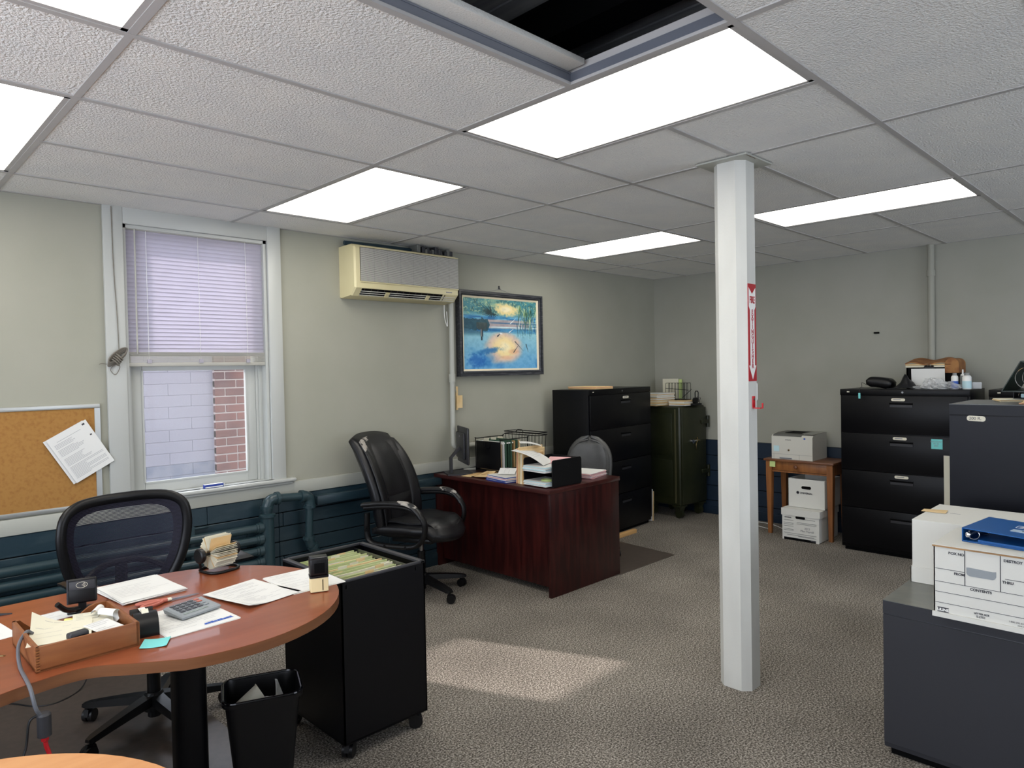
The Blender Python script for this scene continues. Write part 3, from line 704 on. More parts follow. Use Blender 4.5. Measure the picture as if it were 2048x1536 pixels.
t=thing('wall_nail','dark nail stub in the right wall beside the post','nail',(XF,-2.329,1.827)); MB().box(-.02,0,-.022,.022,-.006,.010,'blackest',bev=.003).box(-.003,0,-.008,.008,-.03,-.006,'wall_far').build('stub',t)
# ================================================================== furniture
def caster(b,x,y,r=.028,rz=0,m='black_plastic',top=None):
    T=T_(x,y,r,rz=rz)
    for s in (-1,1): b.cyl((.012,s*.013-.009,0),(.012,s*.013+.009,0),r,m,16,T=T)
    b.box(-.012,.02,-.005,.005,-.004,r+.008,m,T=T).cyl((0,0,0),(0,0,(top or r+.03)-r),.007,m,8,T=T)
    b.rings([[(x_,y_,z_) for x_,z_ in ((-.02,.002),(-.012,r+.004),(.02,r+.006),(.036,.012))] for y_ in (-.010,.010)],m,T=T)
# ---- round ended peninsula desk
DC=(-.955,-1.862); DR=.510
t=thing('peninsula_desk','orange brown desk with a rounded end in the left foreground','desk',(0,0,0))
poly=arc(DC[0],DC[1],DR,-112,88,36)
poly=[(x,y) for x,y in poly]
back=[(-1.3,-1.347),(-2.6,-1.34)]
front=bez([(-2.6,-2.42,0),(-1.95,-2.335,0),(-1.62,-2.225,0),(-1.47,-2.185,0),(-1.36,-2.185,0),(-1.26,-2.255,0),(DC[0]+DR*math.cos(R(-112)),DC[1]+DR*math.sin(R(-112)),0)],6)
poly=poly+back+[(p[0],p[1]) for p in front[:-1]]
b=MB().prism(poly,.707,.7395,'desk_orange',side='desk_edge'); b.prism(poly,.7395,.741,'desk_orange'); b.build('desk_top',t)
LC=(-.955,-1.80)
b=MB().prism([(LC[0]+x,LC[1]+y) for x,y in rrect(.115,.11,.045)],.0,.707,'black_metal'); b.build('leg',t)
b=MB().box(-2.5,-2.46,-2.2,-1.45,0,.707,'black_metal'); b.build('end_panel',t)
# ---- second desk at the bottom left
t=thing('light_desk','pale wood desk corner with rounded end at the bottom left','desk',(0,0,0))
c2=(-1.872,-3.035); poly=arc(c2[0],c2[1],.512,-60,100,30)+[(-3.2,-2.53),(-3.2,-3.48)]
b=MB().prism(poly,.708,.741,'desk_light',side='desk_edge'); b.build('desk_top',t)
MB().prism([(c2[0]+x,c2[1]+y) for x,y in rrect(.14,.12,.05)],0,.708,'black_metal').build('leg',t); MB().box(-3.1,-3.06,-3.4,-2.6,0,.708,'black_metal').build('end_panel',t)
# ---- mesh chair
def five_star(t,r,m,legh=.075,rz0=0,cas='black_plastic',cr=.028,hub=.045,colr=.028,coltop=.42,drop=.035,w0=.034,w1=.020):
    b=MB().lathe([(hub,legh-.01),(hub,legh+.05),(hub*.75,legh+.07)],m,18).cyl((0,0,drop),(0,0,legh),colr*1.02,m,16)
    b.build('hub',t); MB().cyl((0,0,legh+.05),(0,0,coltop*.72),colr,m,16).cyl((0,0,coltop*.7),(0,0,coltop),colr*.6,'steel',14).build('gas_column',t)
    for k in range(5):
        a=rz0+72*k; b=MB(); T=T_(rz=a)
        rs=[]
        for u in (0,.15,.4,.7,.92,1):
            x=.03+(r-.03)*u; z=legh+.045-.028*u-(.010*u*u); h=.024-.010*u; w_=(w0*(1-u)+w1*u)
            if u==1: h*=.6;w_*=.7
            rs.append([(x,-w_,z-h),(x,w_,z-h),(x,w_*.75,z+h*.6),(x,-w_*.75,z+h*.6)])
        b.rings(rs,m,T=T); b.build('base_leg',t,.7)
        b=MB(); caster(b,r-.02,0,cr,25+a*1.3-a if False else 0,cas,top=legh+.01)
        o=b.build('caster',t); 
        # turn each caster about its stem
        ang=R(a); st=Matrix.Rotation(ang,4,'Z'); p=st@Vector((r-.02,0,0))
        o.data.transform(Matrix.Translation(p)@Matrix.Rotation(ang+R(40+77*k),4,'Z')@Matrix.Translation((-(r-.02),0,0)))
t=thing('mesh_office_chair','black office chair with mesh back behind the rounded desk','office chair',(-.855,-1.075,.003),rz=3)
five_star(t,.33,'black_plastic',.075,rz0=-88+2)
# seat
MB().surf(lambda u,v:((u-.5)*.50*(1-.18*max(0,.5-v)*2*0),-.24+.48*v,.475+.02*math.cos((u-.5)*PI)+.015*v-.03*smoothstep(.15,0,v)),12,12,'leather',lambda u,v:.05*min(1,.25+6*min(u,1-u,v,1-v))).build('seat',t,.9)
MB().box(-.11,.11,-.12,.12,.41,.455,'black_plastic',bev=.015).box(.1,.26,-.02,.01,.43,.438,'black_plastic').build('tilt_mechanism',t)
# back: outline polygon, curved about vertical axis
def backpt(x,z):   # x lateral, z height: curved mesh back, opening toward -y (sitter)
    return (x,.30+.10*(z-.55)*.5-.10*(x/.27)**2*.75+.03*math.cos((z-.75)*5),z)
outl=[(.0,.985),(.12,.983),(.205,.970),(.258,.93),(.275,.86),(.272,.78),(.25,.68),(.215,.60),(.165,.53),(.10,.505),(0,.50)]
full=outl+[(-x,z) for x,z in outl[-2:0:-1]]
cl=[Vector((x,z,0)) for x,z in full]; n=len(cl); sm=[]
for i in range(n):
    for k in range(4):
        u=k/4; a,b_,c,d=cl[i-1],cl[i],cl[(i+1)%n],cl[(i+2)%n]
        sm.append(.5*((2*b_)+(c-a)*u+(2*a-5*b_+4*c-d)*u*u+(3*b_-a-3*c+d)*u**3))
b=MB().tube([backpt(p.x,p.y) for p in sm],.017,'black_plastic',10,closed=True,ry=.024); b.build('back_frame',t,.8)
b=MB(); 
def meshp(s_): 
    return lambda u,v: (lambda p:backpt(p.x*(s_*v),.745+(p.y-.745)*(s_*v)))(sm[int(round(u*len(sm)))%len(sm)])
b.surf(meshp(.97),len(sm),10,'mesh_fabric'); b.build('back_mesh',t,.9)
b=MB().surf(lambda u,v:(lambda p:tuple(Vector(backpt(p.x*(.8+.17*v),.745+(p.y-.745)*(.8+.17*v)))+Vector((0,.004,0))))(sm[int(round(u*len(sm)))%len(sm)]),len(sm),2,'black_plastic',.006); 
b.build('mesh_border',t,.9)
b=MB().tube(bez([(0,.13,.44),(0,.30,.45),(0,.37,.52),(0,.37,.66)],6),.028,'black_plastic',10).tube(bez([(-.20,.305,.60),(-.1,.345,.66),(0,.365,.67),(.1,.345,.66),(.20,.305,.60)],5),.016,'black_plastic',8)
b.build('back_support',t)
for s in (-1,1):
    b=MB().surf(lambda u,v:(s*.315+(u-.5)*.095,-.25+.25*v,.715+.006*math.sin(v*PI)),8,12,'black_plastic',lambda u,v:.026*min(1,.35+5*min(u,1-u,v,1-v)))
    b.build('arm_pad',t,.9)
    b=MB().box(s*.315-.02,s*.315+.02,-.15,-.08,.44,.705,'black_plastic',bev=.008).box(s*.19 if s>0 else s*.33,s*.33 if s>0 else s*.19,-.15,-.08,.43,.452,'black_plastic',bev=.006)
    b.build('arm_post',t)
# ---- floor mats
t=thing('chair_mat','scuffed translucent brown plastic floor mat under the mesh chair','floor mat',(0,0,0))
MB().prism([(-1.9,-.30),(-.83,-.24),(-.66,-.60),(-.64,-1.95),(-1.9,-1.95)],.0005,.003,'floor_mat').build('mat',t,0)
t=thing('chair_mat','thin brown plastic floor mat behind the mahogany desk','floor mat',(0,0,0))
MB().prism([(2.0,-.55),(3.16,-.66),(3.10,-1.29),(2.36,-1.29),(2.0,-1.2)],.0005,.003,'floor_mat').build('mat',t,0)
def blob(b,c,r,jit,m,seed=1,sub=3,T=None,flat=None):
    g=bmesh.ops.create_icosphere(b.bm,subdivisions=sub,radius=1); vs=g['verts']; rr=random.Random(seed); ph=[rr.uniform(0,6.28) for _ in range(9)]
    for v in vs:
        x,y,z=v.co; d=1+jit*(math.sin(5*x+ph[0])*math.sin(4*y+ph[1])+.7*math.sin(9*z+6*x+ph[2])*math.sin(8*y+ph[3])+.5*math.sin(15*x+ph[4])*math.sin(14*y+9*z+ph[5]))+rr.uniform(-.3,.3)*jit
        v.co=Vector((c[0]+x*r[0]*d,c[1]+y*r[1]*d,max(c[2]+z*r[2]*d,flat if flat is not None else -9)))
    b._fin(vs,list({f for v in vs for f in v.link_faces}),m,T); return b
# ---- waste bin
t=thing('waste_bin','black plastic waste bin with crumpled paper beside the round desk leg','bin',(-.718,-1.885,0),rz=-22)
def rring(w,d,z,r=.045,n=5): return [(x,y,z) for x,y in rrect(w,d,r,n)]
b=MB().rings([rring(.20,.155,0),rring(.20,.155,.004),rring(.265,.215,.355),rring(.285,.235,.357),rring(.288,.238,.372),rring(.268,.218,.374),rring(.262,.212,.36),rring(.198,.152,.012)],'black_plastic'); b.build('bin_body',t); MB().tube([(x,y,.374) for x,y in rrect(.276,.226,.045,6)],.0055,'gloss_black',8,closed=True).build('rim',t)
t=thing('paper_cup','beige paper cup lying in the waste bin','cup',(-.735,-1.880,.322),rz=-22); b=MB().lathe([(.028,-.06),(.040,.06),(.042,.06),(.042,.056),(.038,.056),(.027,-.058)],'paper_cream',20,T_(-.035,-.01,0,ry=62,rz=12)); b.build('cup_wall',t)
t=thing('crumpled_tissue','crumpled white tissue in the waste bin','paper',(-.690,-1.905,.285),rz=-22)
rr=random.Random(9)
def crumple(b,w,d,h,m,n=9,th=.001,seed=1,T=None):
    rr=random.Random(seed); P=[[rr.random() for _ in range(n+1)] for _ in range(n+1)]
    b.surf(lambda u,v:((u-.5)*w*(1-.2*P[int(u*n)][int(v*n)]),(v-.5)*d*(1-.2*P[int(v*n)][int(u*n)]),h*P[int(u*n)][int(v*n)]*math.sin(PI*min(.95,.1+u))*1),n,n,m,th,T)
blob(MB(),(0,0,.02),(.035,.032,.028),.25,'paper',3,3).build('tissue',t,.5)
t=thing('paper_scrap','curled white paper scrap standing in the waste bin','paper',(-.650,-1.885,.30))
MB().surf(lambda u,v:(.05*(u-.5)*(1.2-v),.035*math.sin(u*2.4)-.02+.02*v,.09*v-.02),6,6,'paper',.0008).build('scrap',t,.8)
# ---- rolling file cart
t=thing('file_cart','open black steel rolling file cart full of hanging folders','file cart',(0,0,0))
cx0,cx1,cy0,cy1=-.435,-.022,-2.0,-1.505
b=MB()
for a in ((cx0,cx0+.006,cy0,cy1),(cx1-.006,cx1,cy0,cy1),(cx0,cx1,cy0,cy0+.006),(cx0,cx1,cy1-.006,cy1)): b.box(*a,.075,.725,'black_metal')
b.box(cx0,cx1,cy0,cy1,.07,.078,'black_metal').box(cx0+.01,cx1-.01,cy0+.01,cy1-.01,.44,.446,'black_metal')
b.build('cart_body',t)
b=MB()
for a in ((cx0-.002,cx0+.022,cy0-.002,cy1+.002),(cx1-.022,cx1+.002,cy0-.002,cy1+.002),(cx0,cx1,cy0-.002,cy0+.012),(cx0,cx1,cy1-.012,cy1+.002)): b.box(*a,.725,.737,'charcoal',bev=.003)
b.box(cx0+.02,cx0+.024,cy0,cy1,.70,.716,'steel').box(cx1-.05,cx1-.046,cy0,cy1,.70,.716,'steel')
b.build('top_rail',t)
for k,(x,y) in enumerate(((cx0+.03,cy0+.03),(cx1-.03,cy0+.03),(cx0+.03,cy1-.03),(cx1-.03,cy1-.03))):
    b=MB(); caster(b,x,y,.03,(40,150,200,70)[k],'black_plastic',top=.072); b.build('caster',t)
cols=['lime_folder']*9+['manila','paper_cream','lime_folder','peach_folder','purple_folder','lime_folder']
rr=random.Random(11)
# hanging folders filling the cart, ribs along y, seen as a fan of tabs
f0=None
for k in range(34):
    y=cy0+.03+k*.0132
    col='purple_folder' if k==6 else ('peach_folder' if k==2 else ('paper_cream' if k in (1,4,9,22) else ('manila' if k in (15,24) else 'lime_folder')))
    desc_={'purple_folder':'purple hanging folder near the front of the file cart','peach_folder':'peach coloured folder at the front of the file cart'}.get(col)
    grp=None
    if not desc_:
        desc_={'lime_folder':'pale green hanging folder with papers in the black rolling file cart','paper_cream':'cream folder among the green ones in the rolling file cart','manila':'tan folder among the green ones in the rolling file cart'}[col]
        grp={'lime_folder':'pale green hanging folders in the file cart','paper_cream':'cream folders in the file cart','manila':'tan folders in the file cart'}[col]
    th_=thing('hanging_folder',desc_,'folder',(cx0+.195+rr.uniform(-.004,.004),y,.47),rz=rr.uniform(-1.5,1.5),group=grp)
    hh=.235+rr.uniform(-.006,.012); ln=rr.uniform(-7,-2) if k<22 else rr.uniform(-14,-4)
    b=MB().surf(lambda u,v:((u-.5)*.31,0.004*math.sin(u*5+k)+.02*v*math.tan(R(-ln)),hh*v),6,3,col,.0035,T_()); b.box(-.13,.13,-.001,.0015,.02,hh-.012,'paper',T=T_(0,.003,0)); b.build('folder_body',th_,.7)
    if k%2==0:
        tx=-.12+.045*((k//2)%6); MB().box(tx,tx+.045,.008*0,.0012,hh-.004,hh+.012,'paper_cream' if k%4 else 'manila',T=T_(0,.008,0)).build('tab',th_,0)
# ---- mahogany desk
t=thing('mahogany_desk','dark red mahogany desk with papers in the middle of the room','desk',(0,0,0))
mx0,mx1,my0,my1=1.60,2.372,-1.272,-.022
MB().box(mx0-.012,mx1+.008,my0-.006,my1+.003,.712,.742,'mahogany_top',bev=.002).build('desk_top',t)
MB().box(mx0,mx1,my0,my0+.028,0,.712,'mahogany',bev=.0015).build('side_panel',t)
MB().box(mx0,mx1,my1-.028,my1,0,.712,'mahogany',bev=.0015).build('side_panel',t)
MB().box(mx0+.055,mx0+.073,my0+.028,my1-.028,.05,.712,'mahogany').build('modesty_panel',t)
b=MB().box(mx0+.12,mx1-.02,my0+.03,my0+.42,.08,.70,'mahogany'); b.build('drawer_pedestal',t)
# ---- high back executive chair
t=thing('executive_chair','worn black leather high back chair beside the radiator wall','office chair',(1.080,-.510,0),rz=-67)
# local: +x forward, +z up
five_star(t,.33,'black_plastic',.075,rz0=-24,w0=.036,w1=.026)
b=MB().box(-.16,.16,-.13,.13,.385,.42,'black_plastic',bev=.012); b.tube([(0,.1,.40),(-.02,.24,.40),(-.02,.30,.36)],.006,'steel',8).build('tilt_mechanism',t)
def cush(u,v,e=.12): 
    q=min(u,1-u,v,1-v); return min(1,.30+ (q/e)*.7) if q<e else 1
def seatf(u,v):
    x=-.23+.53*u-.085*u*u*(2*abs(v-.5))**3; y=(v-.5)*.52*(1-.16*smoothstep(.65,1,u)); z=.468+.012*math.sin(u*PI)-.045*smoothstep(.78,1,u)+.015*abs(v-.5)*2-.012*math.exp(-((v-.5)/.30)**8)*0
    return (x,y,z)
b=MB().surf(lambda u,v:seatf(u,v),18,18,'leather',lambda u,v:-.115*cush(u,v,.16)); b.build('seat',t,1.2)
b=MB().surf(lambda u,v:(lambda p:(p[0],p[1],p[2]+.052+.006*math.sin(u*9+v*5)))(seatf(.12+.80*u,.08+.84*v)),14,12,'leather',lambda u,v:-.035*cush(u,v,.2)); b.build('seat_cushion',t,1.2)
b=MB()
for k,(x,y,a) in enumerate(((.25,-.13,10),(.23,.05,-20),(.20,-.21,30))): b.surf(lambda u,v:(x+.05*(u-.5),y+.03*(v-.5),.478-.03*u+.002*math.sin(7*u+5*v)),4,4,'leather_worn',.003,T_())
b.build('worn_patch',t,.9)
def bk(u,v,off=0,wf=1):   # u 0..1 bottom to top, v across
    z=.47+.655*u; w_=(.248+.022*math.sin(u*PI)-.018*smoothstep(.55,1,u))*wf
    x=-.215-.20*u+.05*math.sin(u*PI*1.15)-.02*smoothstep(.85,1,u)+off
    a=(v-.5)*2
    return (x+.045*abs(a)**2.5,-a*w_,z-.03*abs(a)**3*smoothstep(.7,1,u))
b=MB().surf(lambda u,v:bk(u,v),22,16,'leather',lambda u,v:.11*cush(u,v,.12)); b.build('backrest',t,1.2)
b=MB()
for (u0,u1) in ((.04,.34),(.36,.97)):
    b.surf(lambda u,v:bk(u0+(u1-u0)*u,.24+.52*v,.056),10,10,'leather',lambda u,v:.035*cush(u,v,.22))
for s in (0,1): b.surf(lambda u,v:bk(.05+.90*u,(.03+.19*v) if s==0 else (.78+.19*v),.050),14,6,'leather',lambda u,v:.030*cush(u,v,.25))
b.build('back_cushions',t,1.2)
b=MB().surf(lambda u,v:bk(.93+.045*u,.66+.30*v,.060),6,6,'leather_worn',lambda u,v:.02*cush(u,v,.3)); b.surf(lambda u,v:bk(.86+.1*u,.80+.17*v,.058),6,6,'leather_worn',lambda u,v:.02*cush(u,v,.3)); b.build('worn_patch',t,1.2)
for s in (-1,1):
    path=bez([(-.25,s*.285,.61),(-.25,s*.288,.47),(-.22,s*.288,.415),(-.14,s*.288,.40),(.06,s*.288,.40),(.15,s*.288,.425),(.195,s*.288,.50),(.19,s*.29,.58),(.13,s*.293,.645),(.02,s*.295,.668),(-.14,s*.292,.660),(-.262,s*.286,.645)],6)
    b=MB().tube(path,.0275,'black_plastic',12,ry=.016); 
    for q in ((-.245,.52),(-.245,.50),(-.10,.40),(.06,.40)): b.cyl((q[0],s*.31,q[1]),(q[0],s*.318,q[1]),.010,'black_plastic',10)
    b.build('arm_loop',t,1)
    b=MB().tube(bez([(-.28,s*.286,.662),(-.14,s*.292,.680),(.02,s*.295,.686),(.10,s*.294,.672),(.155,s*.293,.630),(.175,s*.292,.60)],6),.031,'leather',12,ry=.018); b.build('arm_pad',t,1.2)
    b=MB().tube(bez([(.00,s*.295,.6885),(.075,s*.294,.683),(.135,s*.294,.655)],6),[.020,.024,.029,.031,.031,.032,.032,.032,.032,.031,.029,.024,.018],'leather_worn',10,ry=.0195); b.build('worn_patch',t,1.2)
# ---- chair behind the mahogany desk
t=thing('desk_chair','rounded grey black leather chair behind the mahogany desk','office chair',(2.60,-.745,0),rz=-152)
five_star(t,.29,'black_plastic',.07,rz0=20)
b=MB().surf(lambda u,v:(-.22+.46*u,(v-.5)*.48,.47+.01*math.sin(u*PI)),12,12,'leather_gray',lambda u,v:.09*cush(u,v,.2)).box(-.12,.12,-.1,.1,.40,.425,'black_plastic'); b.build('seat',t,1.2)
def bk2(u,v):
    a=(v-.5)*2; rr_=math.sqrt(max(0,1-max(0,(u-.45)/.55)**2.4)); w_=.198*(rr_ if u>.45 else .94+.06*(u/.45)); z=.55+.42*u
    return (-.235-.06*u+.03*a*a,-a*max(w_,.012),z)
b=MB().surf(bk2,26,16,'leather_gray',lambda u,v:.075*cush(u,v,.16)); b.surf(lambda u,v:(lambda p:(p[0]+.018,p[1]*.90,.55+(p[2]-.55)*.95))(bk2(u,v)),20,12,'leather_gray',lambda u,v:(.03+.004*math.sin(v*26))*cush(u,v,.2))
b.build('backrest',t,1.2)
MB().surf(lambda u,v:(lambda p:(p[0]+.036,p[1]*.90,p[2]))(bk2(.30+.008*u,v)),1,12,'black_plastic',.003).build('seam',t)
MB().box(-.25,-.22,-.04,.04,.42,.60,'black_plastic',bev=.01).box(-.25,0,-.04,.04,.41,.43,'black_plastic').build('back_support',t)
# ---- lateral filing cabinets
def labelplate(b,x,z,m='ivory',w=.10,h=.022,y=-.004): 
    b.prism([(x+p,z+q) for p,q in rrect(w,h,h*.45,4)],0,.003,m,T=Matrix(((1,0,0,0),(0,0,1,y-.003),(0,1,0,0),(0,0,0,1))))
def lateral(name,label,loc,rz,w,d,h,n,m,plates=(),topm=None,blank=False,hx=0,group=None):
    t=thing(name,label,'filing cabinet',loc,rz,group)
    MB().box(-w/2,w/2,.0,d,.03,h,m,bev=.002).box(-w/2+.02,w/2-.02,.02,d-.02,0,.03,'blackest').build('cabinet_body',t)
    if topm: MB().box(-w/2-.001,w/2+.001,-.003,d,h,h+.002,topm).build('top_sheet',t)
    if blank: 
        MB().box(-w/2+.001,w/2-.001,-.004,.0,.05,h-.055,m).box(-w/2,w/2,-.003,0,h-.05,h,m).build('end_panel',t)
        return t
    top=h-.05; bot=.06; dh=(top-bot)/n
    MB().box(-w/2,w/2,-.012,0,top,h,m,bev=.002).cyl((.01,-.015,top+.026),(.01,-.012,top+.026),.008,'steel',12).box(-w/2+.055,-w/2+.075,-.0135,-.012,top+.024,top+.032,'ivory').build('top_band',t)
    for k in range(n):
        z0=bot+dh*(n-1-k)+.003; z1=z0+dh-.006
        o=MB().box(-w/2+.012,w/2-.012,-.018,0,z0,z1,m,bev=.003).build('drawer',t)
        hz=z1-.055
        b=MB().box(hx-.085,hx+.085,-.0185,-.0180,hz-.034,hz+.002,'blackest').box(hx-.085,hx+.085,-.026,-.018,hz-.002,hz+.004,m,bev=.001).box(hx-.082,hx+.082,-.0195,-.0185,hz-.034,hz-.014,'dark_plastic'); b.build('handle',o)
        for (i,dx,dz) in plates:
            if i==k:
                b=MB(); labelplate(b,hx+dx,hz+.022+dz,y=-.018); b.box(hx+dx-.035,hx+dx+.02,-.0222,-.021,hz+dz+.02,hz+dz+.026,'ink_light'); b.build('label_plate',o)
    return t
# far left cabinet, front toward -y turned slightly
lateral('lateral_filing_cabinet','black four drawer filing cabinet between the mahogany desk and the green safe',(3.475,-.485,0),4,1.067,.40,1.37,4,'black_metal',((0,0,.0),),hx=.06)
b=MB(); labelplate(b,.27,1.005,w=.05,y=-.004)
lateral('lateral_filing_cabinet','black four drawer filing cabinet with a box and bottles on top by the right wall',(4.193,-2.694,0),-90,.93,.46,1.348,4,'black_metal',((0,-.02,.004),(1,-.01,.004),(2,0,.006)))
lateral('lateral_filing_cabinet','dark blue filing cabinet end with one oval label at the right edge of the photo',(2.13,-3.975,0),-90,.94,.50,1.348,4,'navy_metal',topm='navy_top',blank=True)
lateral('lateral_filing_cabinet','black filing cabinet further back in the row behind the binders at the right edge',(4.30,-3.72,0),-90,.93,.44,1.345,4,'black_metal')
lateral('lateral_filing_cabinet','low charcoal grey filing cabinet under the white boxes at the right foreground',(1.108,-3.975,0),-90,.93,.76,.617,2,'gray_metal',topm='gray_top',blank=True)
# label plate on the blue cabinet
t=thing('label_holder','oval handwritten label on the dark blue cabinet end','label',(2.126,-3.62,1.281)); b=MB(); labelplate(b,0,0,w=.078,h=.026,y=-.0); o=b.build('plate',t); o.data.transform(Matrix.Rotation(R(-90),4,'Z')@Matrix.Rotation(R(2),4,'Y'))
text('200 R.',.020,'ink',Matrix.Rotation(R(-90),4,'Z')@T_(-.004,-.0035,0,rx=90),t,'handwriting')
# ---- green safe
t=thing('green_safe','old dark green steel safe on wheels in the far corner','safe',(4.30,-.61,0),rz=-5)
# local: x along front, y depth
sw_,sdp,sh=.435,.45,1.156
b=MB().box(0,sw_,0,sdp,.13,sh,'safe_green',bev=.022,seg=3).build('safe_body',t)
b=MB()
for (z0,z1) in ((.22,.60),(.64,1.08)): b.box(-.004,.0,.10,sdp-.05,z0,z1,'safe_green',bev=.002)
for yy in (.05,.062): b.box(-.003,0,yy,yy+.004,.16,sh-.03,'safe_trim')
b.build('side_panel',t)
o=MB().box(.012,sw_-.012,-.020,.0,.15,sh-.02,'safe_green',bev=.006).build('door',t)
b=MB().cyl((.235,-.02,.80),(.235,-.05,.80),.012,'brass',12)
for k in range(3):
    a=R(90+120*k+20); b.cyl((.235,-.045,.80),(.235+.035*math.cos(a),-.05,.80+.035*math.sin(a)),.006,'brass',8)
b.cyl((.17,-.02,.79),(.17,-.045,.79),.022,'chrome',16).cyl((.18,-.04,.79),(.235,-.045,.80),.007,'chrome',8); b.box(.222,.236,-.04,-.03,.70,.77,'brass',bev=.004)
b.build('handle',o)
for z in (.46,.98):
    b=MB().box(sw_-.10,sw_+.02,-.034,-.018,z-.022,z+.022,'safe_green',bev=.005).cyl((sw_+.02,-.02,z-.06),(sw_+.02,-.02,z+.06),.018,'safe_green',12); b.build('hinge',t)
for (x,y) in ((.055,.055),(sw_-.055,.055),(.055,sdp-.055),(sw_-.055,sdp-.055)):
    b=MB().box(x-.055,x+.055,y-.055,y+.055,.118,.135,'safe_green',bev=.004).rings([[(x-.05,y-.04,.12),(x+.05,y-.04,.12),(x+.05,y+.04,.12),(x-.05,y+.04,.12)],[(x-.022,y-.02,.05),(x+.022,y-.02,.05),(x+.022,y+.02,.05),(x-.022,y+.02,.05)]],'safe_green').cyl((x-.02,y,.045),(x+.02,y,.045),.045,'safe_green',18)
    b.build('foot_wheel',t)
# ---- oak side table with drawer
t=thing('oak_side_table','small worn oak table with one drawer under the printer','table',(0,0,0))
tx0,tx1,ty0,ty1=4.33,4.70,-2.105,-1.505
MB().box(tx0-.012,tx1,ty0-.012,ty1+.02,.675,.695,'oak_top',bev=.003).build('table_top',t)
b=MB().box(tx0+.02,tx0+.035,ty0+.05,ty1-.05,.575,.59,'oak').box(tx1-.04,tx1-.025,ty0+.03,ty1-.03,.575,.675,'oak').box(tx0+.04,tx1-.04,ty0+.015,ty0+.03,.575,.675,'oak').box(tx0+.04,tx1-.04,ty1-.03,ty1-.015,.575,.675,'oak').build('apron',t)
o=MB().box(tx0+.012,tx0+.03,ty0+.055,ty1-.055,.592,.673,'oak',bev=.003).build('drawer',t)
MB().lathe([(.006,0),(.008,.012),(.018,.020),(.016,.032),(.006,.036)],'oak_top',14,T_(tx0+.012,(ty0+ty1)/2+.02,.635,ry=-90)).build('knob',o)
for (x,y) in ((tx0+.025,ty0+.025),(tx0+.025,ty1-.025),(tx1-.035,ty0+.025),(tx1-.035,ty1-.025)):
    b=MB().rings([[(x-.016,y-.016,0),(x+.016,y-.016,0),(x+.016,y+.016,0),(x-.016,y+.016,0)],[(x-.026,y-.026,.55),(x+.026,y-.026,.55),(x+.026,y+.026,.55),(x-.026,y+.026,.55)],[(x-.026,y-.026,.675),(x+.026,y-.026,.675),(x+.026,y+.026,.675),(x-.026,y+.026,.675)]],'oak'); b.build('leg',t,.3)
# ---- printer
t=thing('laser_printer','light grey laser printer with dark top on the oak table','printer',(4.365,-1.545,.695),rz=-90)
# local x along -y world (to the right), y depth into +x
pw,pd,ph=.375,.325,.235
prof=[(0,0),(0,ph-.03),(.02,ph-.012),(.12,ph),(pd,ph),(pd,0)]
b=MB().rings([[(x,y,z) for y,z in prof] for x in (0,.004)],'printer_body')
b=MB().rings([[(x,y,z) for y,z in prof] for x in (0,pw)],'printer_body'); b.build('printer_body',t,.3)
b=MB().rings([[(x,y,z+.0015) for y,z in ((.004,ph-.026),(.02,ph-.012),(.12,ph),(pd-.01,ph),(pd-.01,ph-.004),(.12,ph-.004))] for x in (.01,pw-.10)],'printer_top').box(.09,pw-.13,.09,.27,ph,ph+.003,'blackest'); b.box(pw-.10,pw,.02,pd,ph-.0,ph+.002,'printer_side')
b.build('top_cover',t,.3)
b=MB().box(.005,pw-.005,-.0015,0,.045,.047,'printer_side').box(.02,.022,-.0015,0,.0,.046,'printer_side').box(pw-.12,pw-.118,-.0015,0,0,.046,'printer_side').box(.075,.19,-.004,0,.004,.016,'calc').box(.08,.185,-.0045,-.004,.006,.010,'charcoal'); b.build('paper_tray',t)
MB().lathe([(.0,0),(.009,.001),(.009,.003),(0,.0035)],'brass',14,T_(.16,0,.085,rx=90)).build('emblem',t)
text('SAMSUNG',.012,'ink',T_(.155,-.001,.178,rx=90),t,'logo')
MB().cyl((pw-.07,-.001,.195),(pw-.07,0,.195),.009,'ink_blue',14).build('round_sticker',t)
t=thing('sticky_note','pale blue sticky note on the printer front','note',(4.362,-1.592,.79)); MB().box(-.001,0,-.026,.026,-.026,.026,'blue_note').build('note',t)
t=thing('sticky_note','yellow green sticky note on the oak table drawer corner','note',(4.33,-1.568,.652)); MB().box(-.0,.003,-.026,.026,-.03,.024,'green_note',T=T_(-.004,0,0,ry=4)).build('note',t)
t=thing('sticky_note','bright teal sticky note with handwriting on the black cabinet drawer','note',(4.172,-2.943,.93)); MB().box(-.002,0,-.038,.038,-.038,.038,'teal_note').build('note',t)
text('DISCOUNT\nMr ID\n2001',.016,'ink_light',Matrix.Rotation(R(-90),4,'Z')@T_(-.004,-.0025,.002,rx=90),t,'handwriting')
